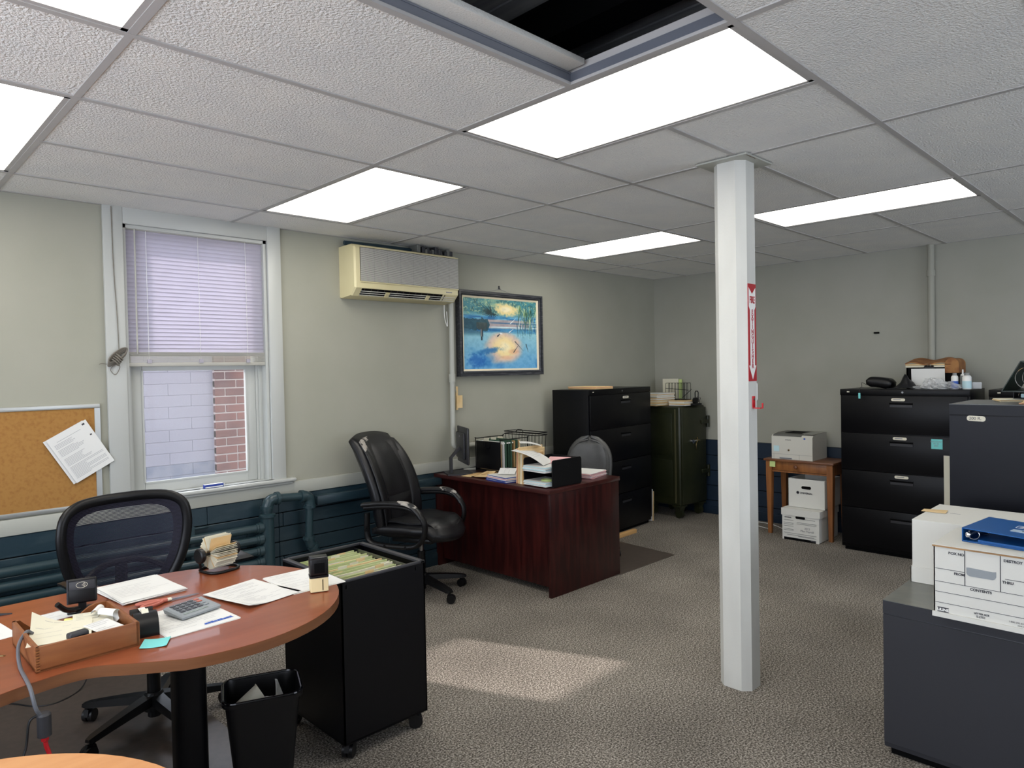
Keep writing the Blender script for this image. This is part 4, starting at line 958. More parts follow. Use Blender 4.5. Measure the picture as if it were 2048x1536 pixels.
# ================================================================== things on the rounded desk
ZD=.741
def paper_thing(label,x,y,z,rz,w=.216,h=.279,n=1,curl=None,m='paper',nl=22,seed=1,name='paper_sheet',cat='paper',group=None,ink='ink_light',fan=0):
    t=thing(name,label,cat,(x,y,z),rz,group); rr=random.Random(seed)
    for k in range(n):
        top=(k==n-1); c=(lambda X,Y:(curl(X,Y) if curl else 0)) 
        o=sheet(t,w,h,.0006,c,m,tlines(w,h,nl,ink,.0013,seed) if top else None,'sheet',dz=.0006+.0013*k)
        if not top: o.location=(rr.uniform(-fan,fan),rr.uniform(-fan,fan),0); o.rotation_euler.z=R(rr.uniform(-3,3)*fan*60)
    return t
def stack(label,x,y,z,rz,w,h,th,m='paper',edge=None,name='paper_stack',cat='papers',nl=0,seed=1,layers=5):
    t=thing(name,label,cat,(x,y,z),rz); rr=random.Random(seed); zz=0
    b=MB()
    for k in range(layers):
        d=th/layers; dx,dy=rr.uniform(-.006,.006),rr.uniform(-.006,.006); mm=m if isinstance(m,str) else m[k%len(m)]
        b.box(-w/2+dx,w/2+dx,-h/2+dy,h/2+dy,zz+.0004,zz+d,mm,T=T_(rz=rr.uniform(-3,3)),bev=.001,seg=1); zz+=d
    b.build('sheets',t)
    if nl: sheet(t,w*.98,h*.98,.0005,None,'paper' if not isinstance(m,str) else m,tlines(w,h,nl,'ink_light',.0013,seed),'top_sheet',dz=th+.001)
    return t
stack('thick stack of white printed pages in front of the mesh chair',-1.030,-1.535,ZD,5,.225,.285,.011,nl=12,seed=2,layers=4)
paper_thing('white printed page with curled edge between calculator and stamp on the rounded desk',-.757,-1.905,ZD,11,n=3,curl=lambda X,Y:.012*max(0,-X/.108)**2*(.5-Y/.279)+.004*max(0,Y/.14)**2,seed=5,fan=.014)
paper_thing('white printed sheet lying under the stamp and over the cart edge',-.535,-1.885,ZD,-2,n=2,nl=14,seed=7,fan=.01)
t=paper_thing('white form with a blue stamp mark under the calculator',-1.018,-1.985,ZD,4,w=.235,h=.290,n=2,seed=9,fan=.008,nl=16)
b=MB()
for k in range(9): b.box(.010+k*.0105,.019+k*.0105,-.118+.002*(k%2),-.106+.0015*(k%3),.0032,.0036,'ink_blue')
b.box(.005,.105,-.121,-.1195,.0032,.0036,'ink_blue'); b.build('stamp_mark',t,0)
paper_thing('blank white sheet at the left edge of the rounded desk',-1.51,-1.652,ZD,8,w=.10,h=.18,nl=3,seed=3)
paper_thing('small white slip behind the wooden tray',-1.31,-1.615,ZD,6,w=.09,h=.10,nl=3,seed=13)
t=paper_thing('teal sticky note hanging over the front edge of the rounded desk',-1.168,-2.145,ZD,-28,w=.075,h=.075,m='teal_note',nl=0,seed=1,name='sticky_note',cat='note',curl=lambda X,Y:.004*(X/.03)**2*.5+.001)
# calculator
t=thing('calculator','grey desk calculator with dark keys lying on the form','calculator',(-.985,-1.945,ZD+.004),rz=14)
# local x = width(left-right from reader), y up; wedge shape
b=MB().rings([[(-.070,-.052,0.002),(.070,-.052,.002),(.070,.052,.006),(-.070,.052,.006)],[(-.074,-.055,.010),(.074,-.055,.010),(.074,.055,.022),(-.074,.055,.022)],[(-.068,-.050,.0155),(.068,-.050,.0155),(.068,.050,.0265),(-.068,.050,.0265)]],'calc')
b.build('body',t,.4)
b=MB()
for i in range(5):
    for j in range(4):
        x=-.058+i*.022; y=-.026+j*.019; z=.0155+.011*((y+.05)/.10)
        b.box(x,x+.017,y,y+.0135,z+.0004,z+.0035,'pink_handle' if (i==4 and j>1) else ('calc' if i==4 else 'calc_key'),bev=.001,seg=1)
b.build('keys',t)
MB().box(-.060,.030,.050*0-.046,-.030,.0162,.0172,'lcd',T=T_(0,0,0)).build('display',t)
# scissors
t=thing('scissors','scissors with salmon pink handles and taped pivot beside the white pages','scissors',(-1.045,-1.752,ZD),rz=2)
def loop(cx,cy,a,b_,rot,n=20): return [(cx+a*math.cos(2*PI*k/n)*math.cos(R(rot))-b_*math.sin(2*PI*k/n)*math.sin(R(rot)),cy+a*math.cos(2*PI*k/n)*math.sin(R(rot))+b_*math.sin(2*PI*k/n)*math.cos(R(rot)),.008) for k in range(n)]
for s,n_ in ((1,'handle'),(-1,'handle')): MB().tube(loop(-.018,s*.016,.038,.0125,s*-12),.0055,'pink_handle',8,closed=True).tube([(.016,s*.007,.008),(.040,s*.001,.007)],.007,'pink_handle',8).build(n_,t)
MB().tube([(.028,.003,.007),(.055,0,.007)],.010,'ivory',10,ry=.006).build('tape_wrap',t)
for s in (1,-1): MB().rings([[(.05,s*.001-.006,.005+.001*s),(.05,s*.001+.006,.005+.001*s),(.05,s*.001+.006,.0065+.001*s),(.05,s*.001-.006,.0065+.001*s)],[(.155,s*.004-.001,.003),(.155,s*.004+.001,.003),(.155,s*.004+.001,.004),(.155,s*.004-.001,.004)]],'steel').build('blade',t)
# rotary card file
t=thing('rotary_card_file','rotary card file with cream cards and black knobs on a wire stand','card file',(-.705,-1.475,ZD),rz=12)
# local x = axis direction
b=MB().tube([(x*.9,y,.006) for x,y in rrect(.15,.13,.045,6)],.006,'black_plastic',8,closed=True)
for s in (-1,1): b.tube(bez([(s*.066,.03,.008),(s*.073,.02,.05),(s*.068,0,.078)],5),.005,'black_plastic',8)
b.build('wire_stand',t)
b=MB().cyl((-.075,0,.078),(.06,0,.078),.006,'black_plastic',10); 
for s,a_,c_ in ((-1,-.098,-.070),(1,.062,.082)): b.lathe([(.026,0),(.031,.004),(.031,.018),(.024,.026)],'black_plastic',24,T_(a_,0,.078,ry=90))
b.build('knobs',t)
b=MB(); rr=random.Random(5)
for k in range(50):
    a=R(-215+k*6.6+rr.uniform(-1,1)); ln=.062+rr.uniform(-.002,.003); w_=.048
    if k>40: ln+=.008
    T=T_(0,0,.078)@Matrix.Rotation(a,4,'X'); m_='paper_cream' if k%7 else 'manila'
    b.box(-w_,w_,.014,ln,-.0006,.0006,m_,T=T)
    if k in (14,17,20,23): b.box(-.030,-.006,ln-.0005,ln+.001,-.0008,.0008,'ink_blue',T=T); b.box(.008,.032,ln-.0005,ln+.001,-.0008,.0008,'ink_blue',T=T)
b.build('cards',t,0)
# stamp
t=thing('self_inking_stamp','black and cream self-inking stamp standing on the desk edge','stamp',(-.562,-2.055,ZD+.0035),rz=-22)
MB().prism(rrect(.066,.050,.004),0,.052,'stamp_cream').build('base',t)
MB().box(-.0015,.0015,-.0258,-.025,.004,.045,'blackest',T=T_(.012,0,0)).build('slot_line',t)
MB().prism(rrect(.070,.053,.008),.052,.060,'black_plastic').build('collar',t)
b=MB().box(-.034,.034,-.026,.026,.060,.125,'black_plastic',bev=.007,seg=3).box(-.018,.020,-.0268,-.026,.07,.108,'blackest'); b.build('cap',t)
MB().box(-.033,.033,-.024,.024,.122,.129,'smoke',bev=.003).build('clear_top',t)
# wooden tray
t=thing('wooden_desk_tray','worn brown wooden tray box full of papers on the rounded desk','tray',(-1.342,-1.970,ZD),rz=1)
# local: x right, y back; front height .072, right/back higher with slope
hx,hy,hz=.134,.156,.072
MB().box(-hx,hx,-hy,hy,.001,.008,'box_wood').build('base_board',t)
MB().box(-hx,hx,-hy,-hy+.010,.001,hz,'box_wood',bev=.0015).build('front_board',t)
YZ=Matrix(((0,0,1,0),(1,0,0,0),(0,1,0,0),(0,0,0,1)))
MB().prism([(-hy,.001),(hy,.001),(hy,hz),(-hy,hz)],-hx,-hx+.009,'box_wood',T=YZ).build('side_board',t,.3)
MB().prism([(-hy,.001),(hy,.001),(hy,hz),(-hy,hz)],hx-.009,hx,'box_wood',T=YZ).build('side_board',t,.3)
XZ=Matrix(((1,0,0,0),(0,0,1,0),(0,1,0,0),(0,0,0,1)))
MB().prism([(-hx,.001),(hx,.001),(hx,hz),(.095,hz),(.075,.066),(.055,.052),(.035,.036),(.01,.030),(-.06,.030),(-.085,.040),(-.105,.060),(-.115,hz),(-hx,hz)],hy-.009,hy,'box_wood',T=XZ).build('back_board',t,.3)
b=MB()
for k in range(9): b.box(-hx-.0006,-hx+.010,-hy-.0006,-hy+.010,.004+k*.0076,.0078+k*.0076,'oak' if k%2 else 'box_wood')
b.build('finger_joint',t,0)
tp=(-1.342,-1.970)
def intray(label,dx,dy,dz,rz,w,h,m='paper_cream',curl=None,nl=4,name='paper_sheet',cat='paper',tilt=(0,0),seed=1):
    t=paper_thing(label,tp[0]+dx,tp[1]+dy,ZD+dz,rz,w=w,h=h,m=m,curl=curl,nl=nl,seed=seed,name=name,cat=cat); t.rotation_euler.x=R(tilt[0]); t.rotation_euler.y=R(tilt[1]); return t
intray('large cream sheet with one raised corner in the wooden tray',-.040,-.010,.050,-14,.16,.225,curl=lambda X,Y:.050*max(0,(-X/.09+Y/.12-.9))**1.4+.006,nl=4,tilt=(-2,0),seed=21)
intray('yellow note sheet in the middle of the wooden tray',.02,.04,.047,-20,.10,.14,m='paper_yellow',nl=3,tilt=(3,0),seed=22,name='note_sheet')
intray('cream handwritten note beside the yellow one in the wooden tray',.06,.05,.051,-12,.11,.14,m='paper_cream',nl=9,tilt=(3,2),seed=23,name='note_sheet')
intray('small white receipt near the front of the wooden tray',.062,-.065,.058,18,.075,.09,m='paper',nl=6,tilt=(6,0),seed=24,name='receipt')
for k,(dx,dy,w_,lb) in enumerate(((.080,.09,.020,'curled white receipt roll in the back of the wooden tray'),(.098,.03,.028,'wide curled paper slip by the right side of the wooden tray'))):
    t=thing('paper_roll',lb,'paper',(tp[0]+dx,tp[1]+dy,ZD+.052),rz=60+60*k)
    MB().surf(lambda u,v:((v-.5)*.06,(w_*(.4+.5*u))*math.cos(u*5.2),(w_*(.4+.5*u))*math.sin(u*5.2)+.012),24,2,'paper',.0006).build('sheet',t,1)
t=thing('card_reader','small black card reader lying near the front of the wooden tray','reader',(tp[0]-.022,tp[1]-.128,ZD+.062),rz=12); MB().box(-.027,.027,-.014,.014,0,.020,'charcoal',bev=.006,seg=3).build('reader_body',t); MB().box(-.015,.015,-.0145,-.0140,.009,.0105,'blackest').build('slot',t)
# payment terminal on stand
t=thing('card_terminal','black card terminal with contactless mark standing behind the wooden tray','card terminal',(-1.245,-1.622,ZD),rz=-14)
MB().box(-.045,.045,-.035,.035,0,.010,'black_plastic',bev=.004).build('base',t)
MB().rings([[(-.012,.0,.008),(.012,.0,.008),(.012,.02,.008),(-.012,.02,.008)],[(-.012,.004,.04),(.012,.004,.04),(.012,.02,.04),(-.012,.02,.04)]],'black_plastic').build('stem',t)
TT=T_(0,.0,.028,rx=-12)
b=MB().box(-.046,.046,-.008,.012,0,.085,'black_plastic',T=TT,bev=.006,seg=3).box(-.040,.040,-.0095,-.008,.046,.078,'charcoal',T=TT,bev=.003).box(-.046,-.041,-.010,.014,.0,.085,'dark_plastic',T=TT); b.build('head',t)
for k in range(3): MB().tube([(x,-.0102,z) for x,z in arc(-.002,.062,.004+.004*k,-40,40,8)],.0007,'ivory',5,T=TT).build('wave_mark',t)
b=MB().tube([(.017*math.cos(2*PI*k/20),-.0102,.062+.010*math.sin(2*PI*k/20)) for k in range(20)],.0007,'ivory',5,closed=True,T=TT); b.build('oval_mark',t)
MB().tube(bez([(-.01,-.02,.012),(-.03,-.05,.02),(-.05,-.075,.035),(-.07,-.09,.06)],6),.009,'black_plastic',10).build('coiled_cord',t)
# tape dispenser
t=thing('tape_dispenser','black tape dispenser between the wooden tray and the form','tape dispenser',(-1.155,-2.000,ZD),rz=-10)
prof=[(-.062,0),(.055,0),(.062,.012),(.062,.035),(.040,.056),(.012,.062),(-.010,.060),(-.030,.058),(-.050,.045),(-.064,.020)]
prof=[(-.070,0),(.085,0),(.088,.045),(.080,.052),(.070,.040),(.035,.030),(.022,.050),(-.005,.064),(-.036,.064),(-.060,.050),(-.072,.022)]
b=MB().rings([[(x,y,z) for y,z in prof] for x in (-.034,-.030,.030,.034)],'black_plastic'); b.build('dispenser_body',t,.7)
MB().lathe([(.024,-.010),(.024,.010),(.013,.010),(.013,-.010)],'ivory',24,T_(0,-.008,.048,ry=90)).build('tape_roll',t)
MB().box(-.010,.010,.010,.078,.058,.0585,'paper',T=T_(0,0,.002,rx=-6)).build('tape_strip',t)
# black tool tip and paper clip at the left edge
t=thing('pen','black pointed pen tip at the left edge behind the white sheet','pen',(-1.455,-1.465,ZD),rz=-22); MB().rings([[(-.10,-.012,0),(-.10,.012,0),(-.10,.010,.018),(-.10,-.010,.018)],[(.03,-.001,.001),(.03,.001,.001),(.03,.001,.004),(.03,-.001,.004)]],'charcoal').build('barrel',t)
t=thing('paper_clip','small brass paper clip at the left edge of the rounded desk','paper clip',(-1.525,-1.90,ZD+.001),rz=-35); MB().tube([(-.016,-.004,0),(.014,-.004,0),(.017,0,0),(.014,.004,0),(-.012,.004,0),(-.014,.001,0),(.010,.001,0)],.0008,'brass',5).build('wire',t)
# cable hanging over the desk front with grey plug and red lead
t=thing('network_adapter_cable','grey cable with a black adapter and red plug hanging over the desk front','cable',(0,0,0))
MB().tube(bez([(-1.448,-1.945,.800),(-1.465,-1.955,.812),(-1.492,-2.00,.790),(-1.500,-2.06,.752),(-1.503,-2.18,.745),(-1.506,-2.246,.742),(-1.500,-2.262,.700),(-1.490,-2.255,.675)],8),.005,'cable_gray',8).build('cable',t)
MB().lathe([(.010,0),(.017,.004),(.017,.060),(.013,.066)],'charcoal',16,T_(-1.480,-2.250,.610)).build('adapter',t)
MB().tube(bez([(-1.480,-2.250,.612),(-1.477,-2.250,.585),(-1.470,-2.25,.55),(-1.476,-2.25,.48),(-1.49,-2.2,.30),(-1.49,-2.1,.10),(-1.48,-2.0,.008)],7),[.009]*4+[.0055]*39,'red',8).build('red_lead',t)
MB().tube(bez([(-1.492,-2.245,.672),(-1.512,-2.245,.66),(-1.520,-2.245,.60),(-1.532,-2.245,.54),(-1.54,-2.20,.3),(-1.5,-2.1,.05),(-1.45,-1.9,.008)],7),.0032,'cable',6).build('black_lead',t)
t=thing('power_cable','thin black cable looping across the floor mat under the rounded desk','cable',(0,0,0))
MB().tube(bez([(-1.7,-.42,.006),(-1.35,-.33,.006),(-1.2,-.50,.006),(-1.1,-.52,.006),(-.98,-.43,.03),(-.93,-.40,.25),(-.95,-.55,.45),(-1.05,-.75,.46)],8),.0035,'cable',6).build('cable',t)
# small scrap on floor
t=thing('paper_scrap','crumpled pale green scrap on the carpet beside the file cart wheel','paper',(-.445,-2.115,.0),rz=20); b=MB(); crumple(b,.05,.05,.025,'blue_note',7,.001,6); b.build('scrap',t,.6)
# ================================================================== things on the mahogany desk
ZM=.742
t=thing('monitor','black computer monitor seen from behind on the mahogany desk corner','monitor',(1.742,-.200,ZM),rz=63)
b=MB().box(-.19,.15,-.012,.006,.085,.375,'dark_plastic',bev=.008,seg=3).box(-.13,.13,.004,.022,.12,.33,'dark_plastic',bev=.010,seg=3); b.build('screen_housing',t)
MB().box(-.182,.142,-.0135,-.012,.098,.367,'screen').build('screen',t)
MB().rings([[(-.022,.085,.012),(.022,.085,.012),(.022,.105,.012),(-.022,.105,.012)],[(-.022,.085,.13),(.022,.085,.13),(.022,.105,.13),(-.022,.105,.13)],[(-.022,.018,.20),(.022,.018,.20),(.022,.03,.215),(-.022,.03,.215)]],'charcoal').build('stand_arm',t,.3)
MB().prism([(-.12,-.03),(-.09,-.06),(.09,-.06),(.12,-.03),(.10,.14),(-.10,.14)],0,.012,'charcoal').build('stand_base',t,.3)
MB().lathe([(.010,0),(.010,.001),(.008,.001),(.008,0)],'ink_light',16,T_(0,.0225,.30,rx=-90)).build('round_logo',t)
paper_thing('white sheet lying behind the monitor base on the mahogany desk',1.98,-.085,ZM,60,w=.11,h=.2,nl=0)
# file holder
t=thing('desktop_file_holder','black wire desktop file holder beside the monitor','file holder',(1.93,-.155,ZM))
b=MB()
b.box(0,.012,-.285,0,.02,.245,'black_plastic',bev=.004).box(0,.30,-.285,-.28,.0,.03,'black_plastic').box(0,.30,-.005,0,.0,.03,'black_plastic').box(0,.30,-.285,0,.0,.008,'black_plastic')
b.build('front_panel',t)
b=MB().tube([(-.002,-.10,.235),(-.003,-.11,.19),(-.003,-.13,.195),(-.003,-.15,.185),(-.003,-.17,.195),(-.003,-.18,.235)],.003,'black_metal',6)
for y in (-.29,.004): b.tube(bez([(0,y,.0),(0,y,.25),(.02,y,.262),(.30,y,.262),(.31,y,.25),(.31,y,0)],4),.004,'black_metal',6)
b.build('wire_frame',t)
fcol=['manila_dark','paper','green_folder','green_folder','green_folder','green_folder','green_folder','manila_dark','green_folder','peach_folder','manila']
for k,c in enumerate(fcol):
    lab={'manila_dark':'dark tan folder hanging in the desktop file holder','paper':'white folder near the front of the desktop file holder','green_folder':'dark green hanging folder in the desktop file holder','peach_folder':'peach folder near the back of the desktop file holder','manila':'light manila folder at the back of the desktop file holder'}[c]
    grp={'green_folder':'dark green folders in the desktop file holder','manila_dark':'dark tan folders in the desktop file holder'}.get(c)
    t=thing('file_folder',lab,'folder',(1.955+k*.020,-.297,ZM+.012),rz=random.uniform(-2,2),group=grp)
    MB().box(0,.010,-.125-.012*(k%3),.125,0,.225+.008*(k%3),c,bev=.002,seg=1).build('folder_body',t)
    if k%2==0: MB().box(.002,.006,.02+.02*(k%4),.08+.02*(k%4),.228,.250,'paper_cream').build('tab',t)
    if k<7: MB().box(-.001,.012,-.140,-.128,.215,.225,'white').build('hook_end',t)
# upright manila folders
t=thing('upright_folders','tall worn manila folders standing upright against the black desk sorter','folders',(1.655,-.928,ZM))
for k,(m_,y0,hh) in enumerate((('manila',.0,.245),('manila',.014,.262),('peach_folder',.030,.255),('paper_cream',-.012,.215),('manila',-.022,.225),('manila_dark',-.034,.22))):
    MB().box(0,.26-.01*k,y0*1.0-.005,y0+.005,0,hh,m_,T=T_(0,0,0,rx=2),bev=.002,seg=1).build('folder',t)
# sorter
t=thing('desk_sorter','black plastic stacking paper tray with side panels at the desk corner','paper tray',(1.655,-1.245,ZM))
MB().prism([(x,z) for x,z in rrect(.31,.19,.018,4,.155,.098)],-.004,.004,'black_plastic',T=XZ).build('side_panel',t,.4)
MB().prism([(x,z) for x,z in rrect(.31,.19,.018,4,.155,.098)],-.004+.27,.004+.27,'black_plastic',T=XZ).build('side_panel',t,.4)
for z in (.004,.10): MB().box(.005,.30,.004,.266,z,z+.005,'black_plastic').build('shelf',t)
MB().box(.295,.30,.004,.266,.004,.19,'black_plastic').build('back_panel',t)
stack('white papers with green rubber bands on the lower shelf of the black tray',1.735,-1.11,ZM+.010,-2,.22,.225,.028,['paper','blue_note','paper'],seed=31,layers=5,nl=8)
t=thing('rubber_bands','pale green rubber bands looped on the lower tray papers','rubber bands',(1.69,-1.16,ZM+.0405)); b=MB()
for k in range(4): b.tube([(.03*math.cos(2*PI*q/20)+.004*k,.045*math.sin(2*PI*q/20)+.003*k,.002+.002*k) for q in range(20)],.0016,'green_note',6,closed=True)
b.build('bands',t)
stack('thick pile of white papers on the upper shelf of the black tray',1.73,-1.110,ZM+.106,-3,.22,.225,.038,['paper','paper','blue_note'],seed=32,layers=6,nl=8)
paper_thing('pink sheet sticking up behind the papers in the black tray',1.86,-1.13,ZM+.158,20,w=.15,h=.20,m='paper_pink',nl=0,curl=lambda X,Y:.02*(X/.07))
t=paper_thing('white sheet tilted on top of the black tray and folders',1.715,-1.005,ZM+.207,24,w=.215,h=.26,nl=10,seed=34,curl=lambda X,Y:.03*math.cos(Y*9)-.02,n=1); t.rotation_euler.x=R(22)
t=paper_thing('white folded sheet lying over the upright manila folders',1.80,-.90,ZM+.262,50,w=.14,h=.16,nl=3,seed=35,curl=lambda X,Y:.02*math.cos(Y*12)); t.rotation_euler.x=R(10)
stack('pile of white and blue folders at the front edge of the mahogany desk',1.730,-.74,ZM,-9,.235,.245,.040,['blue_folder','paper','blue_folder','paper','paper_pink','paper'],seed=36,layers=7,nl=8)
t=paper_thing('folded white sheet with a black mark on the front paper pile',1.77,-.70,ZM+.046,30,w=.15,h=.13,nl=3,curl=lambda X,Y:.035*max(0,1-abs(X)/.07)); MB().box(-.01,.012,-.02,-.006,.038,.040,'ink',T=T_(0,.02,0)).build('black_mark',t)
for k,(x,y,rz) in enumerate(((1.70,-.36,8),(1.735,-.42,-14),(1.71,-.49,22),(1.77,-.52,-5),(1.80,-.46,30))):
    t=thing('tan_envelope',['tan envelope lying nearest the monitor on the desk edge','tan envelope second from the monitor in the small spread','tan envelope at the desk edge in the middle of the spread','tan envelope closest to the white paper pile','tan envelope lying deepest on the desk in the spread'][k],'envelope',(x,y,ZM+.002+.005*k),rz=rz)
    MB().surf(lambda u,v:((u-.5)*.15,(v-.5)*.10,.002+.010*math.sin(u*PI)*(v if k%2 else 1-v)),6,4,'manila_dark' if k%2 else 'manila',.0012).build('envelope_body',t,.7)
stack('pink and white pile of folded forms on the far corner of the mahogany desk',2.235,-1.07,ZM,12,.25,.22,.040,['paper_pink','paper_pink','paper','paper_pink','paper'],seed=38,layers=8,nl=0)
t=thing('wire_basket','black wire basket behind the hanging folders on the mahogany desk','basket',(2.305,-.36,ZM),rz=0)
b=MB()
for z,s in ((.30,1),(.28,1),(.0,.9)): b.tube([(x*s,y*s,z) for x,y in rrect(.13,.40,.02,3)],.004,'black_metal',6,closed=True)
for k in range(10):
    for s in (-1,1): b.tube([(s*.065,-.17+k*.038,.28),(s*.058,-.155+k*.034,.0)],.0015,'black_metal',5)
for k in range(3):
    for s in (-1,1): b.tube([(-.04+k*.04,s*.20,.28),(-.036+k*.036,s*.18,.0)],.0015,'black_metal',5)
b.tube([(-.065,.05,.30),(-.06,.03,.32),(-.06,-.02,.32),(-.065,-.04,.30)],.004,'black_metal',6)
b.build('wire_frame',t)
# ================================================================== cabinet tops, safe top
stack('manila folders lying on top of the far left black cabinet',3.18,-.36,1.372,-2,.24,.34,.024,['manila','manila','peach_folder','manila'],seed=41,layers=4,name='folder_pile',cat='folders')
t=thing('wood_block','bare pine wood wedge on the carpet under the far black cabinet','wood block',(3.42,-.585,0),rz=2); MB().box(-.28,.12,-.02,.02,0,.036,'pine',bev=.002).build('block',t)
t=thing('leaning_folders','white folders wedged between the far black cabinet and the safe','folders',(4.06,-.40,0),rz=0)
MB().box(0,.006,-.02,.20,.0,.32,'paper',T=T_(0,0,0,ry=3)).build('folder',t); MB().box(.012,.017,-.03,.18,.0,.30,'manila',T=T_(0,0,0,ry=2)).build('folder',t)
ZS=1.158
stack('upper pile of white files on the green safe beside the cabinet',4.40,-.27,ZS+.062,-4,.30,.24,.068,['paper','manila','paper','paper_cream'],seed=42,layers=7,name='file_pile',cat='files')
stack('lower pile of manila files on the green safe beneath the white pile',4.40,-.27,ZS,-2,.33,.25,.060,['manila','paper_cream','manila'],seed=43,layers=6,name='file_pile',cat='files')
stack('front pile of worn manila files on the green safe',4.50,-.54,ZS,-8,.24,.20,.052,['paper','manila','paper_cream'],seed=44,layers=5,name='file_pile',cat='files')
t=thing('wire_file_rack','black wire file rack standing on the green safe','file rack',(4.62,-.40,ZS+.055),rz=8)
b=MB()
for k in range(8): y=.12-k*.034; b.tube([(-.06,y,.0),(-.055,y,.165),(-.045,y,.175),(.045,y,.175),(.05,y,.16),(.05,y,0)],.0025,'black_metal',5)
b.tube([(-.06,.12,.0),(-.06,-.12,.0),(.05,-.12,0),(.05,.12,0)],.003,'black_metal',5,closed=True).tube([(-.055,.12,.12),(-.055,-.14,.10)],.003,'black_metal',5).tube([(-.08,-.08,.02),(-.05,-.17,.11)],.003,'black_metal',5); b.build('wire_frame',t)
t=thing('ledger_book','cream and green ledger book standing in the wire rack on the safe','book',(4.66,-.27,ZS+.0),rz=5); MB().box(0,.012,-.10,.085,.06,.275,'paper_cream').build('book_cover',t); MB().box(.014,.022,-.08,.075,.06,.272,'green_folder').build('green_cover',t); MB().box(.024,.034,-.13,.06,.06,.268,'green_note').build('back_cover',t)
t=thing('hole_punch','black hole punch with upright handle on the green safe','hole punch',(4.60,-.632,ZS)); b=MB().box(-.05,.05,-.03,.03,0,.02,'black_plastic',bev=.004); b.build('base',t); MB().tube([(0,-.018,.02),(0,-.018,.13),(0,-.010,.145),(0,.010,.145),(0,.018,.13),(0,.018,.02)],.006,'black_plastic',8).build('handle',t)
t=thing('desk_tape_dispenser','small black tape dispenser at the edge of the green safe','tape dispenser',(4.50,-.735+.06,ZS),rz=-6); b=MB().box(-.05,.07,-.025,.025,0,.025,'black_plastic',bev=.006).lathe([(.035,-.012),(.035,.012)],'black_plastic',20,T_(.0,0,.05,rx=90)); b.build('dispenser_body',t); MB().tube([(.02,-.03,.02),(.03,-.04,.08),(-.02,-.04,.095),(-.03,-.03,.03)],.003,'black_metal',6).build('wire_handle',t)
# ================================================================== boxes under the oak table
def filebox(name,label,loc,rz,w,d,h,lid=.0,hole=True):
    t=thing(name,label,'box',loc,rz)
    b=MB()
    for a in ((-w/2,w/2,-.003+0,.0),(-w/2,w/2,d-.003,d),(-w/2,-w/2+.003,0,d),(w/2-.003,w/2,0,d)): b.box(*a,.0,h,'cardboard_white')
    b.box(-w/2,w/2,0,d,0,.004,'cardboard_white'); b.build('carton',t,0)
    if lid:
        e=.006; b=MB().box(-w/2-e,w/2+e,-e,d+e,h-.002,h+.003,'cardboard_white')
        for a in ((-w/2-e,w/2+e,-e-.002,-e),(-w/2-e,w/2+e,d+e,d+e+.002),(-w/2-e-.002,-w/2-e,-e,d+e),(w/2+e,w/2+e+.002,-e,d+e)): b.box(*a,h+.003-lid,h+.003,'cardboard_white')
        b.build('lid',t,0)
    if hole: MB().prism([(x,z) for x,z in rrect(.085,.026,.012,5,0,h-.075 if not lid else h-.068)],-.0045,-.0035,'blackest',T=XZ).build('handle_hole',t,0)
    return t
t=filebox('file_box','open white carton with a round logo, stacked on the lidded box under the oak table',(4.31,-1.885,.281),-90,.32,.36,.255)
text('UNIVERSAL',.022,'ink',T_(0,-.005,.13,rx=90),t,'logo',bold=.0006); MB().lathe([(.013,0),(.013,.001),(.006,.001),(.006,0)],'ink',16,T_(-.075,-.0045,.132,rx=90)).build('round_emblem',t)
t=filebox('file_box','lidded white storage box with handwriting on the floor under the oak table',(4.212,-1.870,0),-90,.325,.42,.275,lid=.06)
b=MB()
for k,(x0,x1,z) in enumerate(((-.15,-.06,.175),(-.15,-.06,.150),(-.15,-.06,.138),(-.15,-.06,.122),(-.15,-.06,.095),(-.15,-.06,.085),(.0,.13,.195),(-.03,.14,.162),(-.03,.14,.150),(-.15,.14,.060),(-.12,.12,.045),(-.02,.14,.038))): b.box(x0,x1,-.0052,-.0045,z,z+.0022,'ink')
b.box(.09,.135,-.0052,-.0045,.010,.020,'ink'); b.build('form_lines',t,0)
MB().box(-.147,.135,-.0048,-.0035,0,.022,'blackest').build('base_cutout',t,0)
text('UNIVERSAL',.013,'ink',T_(-.11,-.006,.20,rx=90),t,'logo',bold=.0004); text('2012\nMisc Payroll',.024,'ink_light',T_(.06,-.006,.105,rx=90),t,'handwriting')
t=thing('white_wire','thin white wire on the carpet along the wall by the oak table','cable',(0,0,0)); MB().tube(bez([(4.72,-1.0,.005),(4.68,-1.2,.005),(4.66,-1.4,.005),(4.5,-1.62,.005)],8),.003,'white',6).build('wire',t); MB().tube(bez([(4.60,-1.0,.005),(4.52,-1.3,.005),(4.47,-1.45,.005)],8),.003,'white',6).build('second_wire',t)
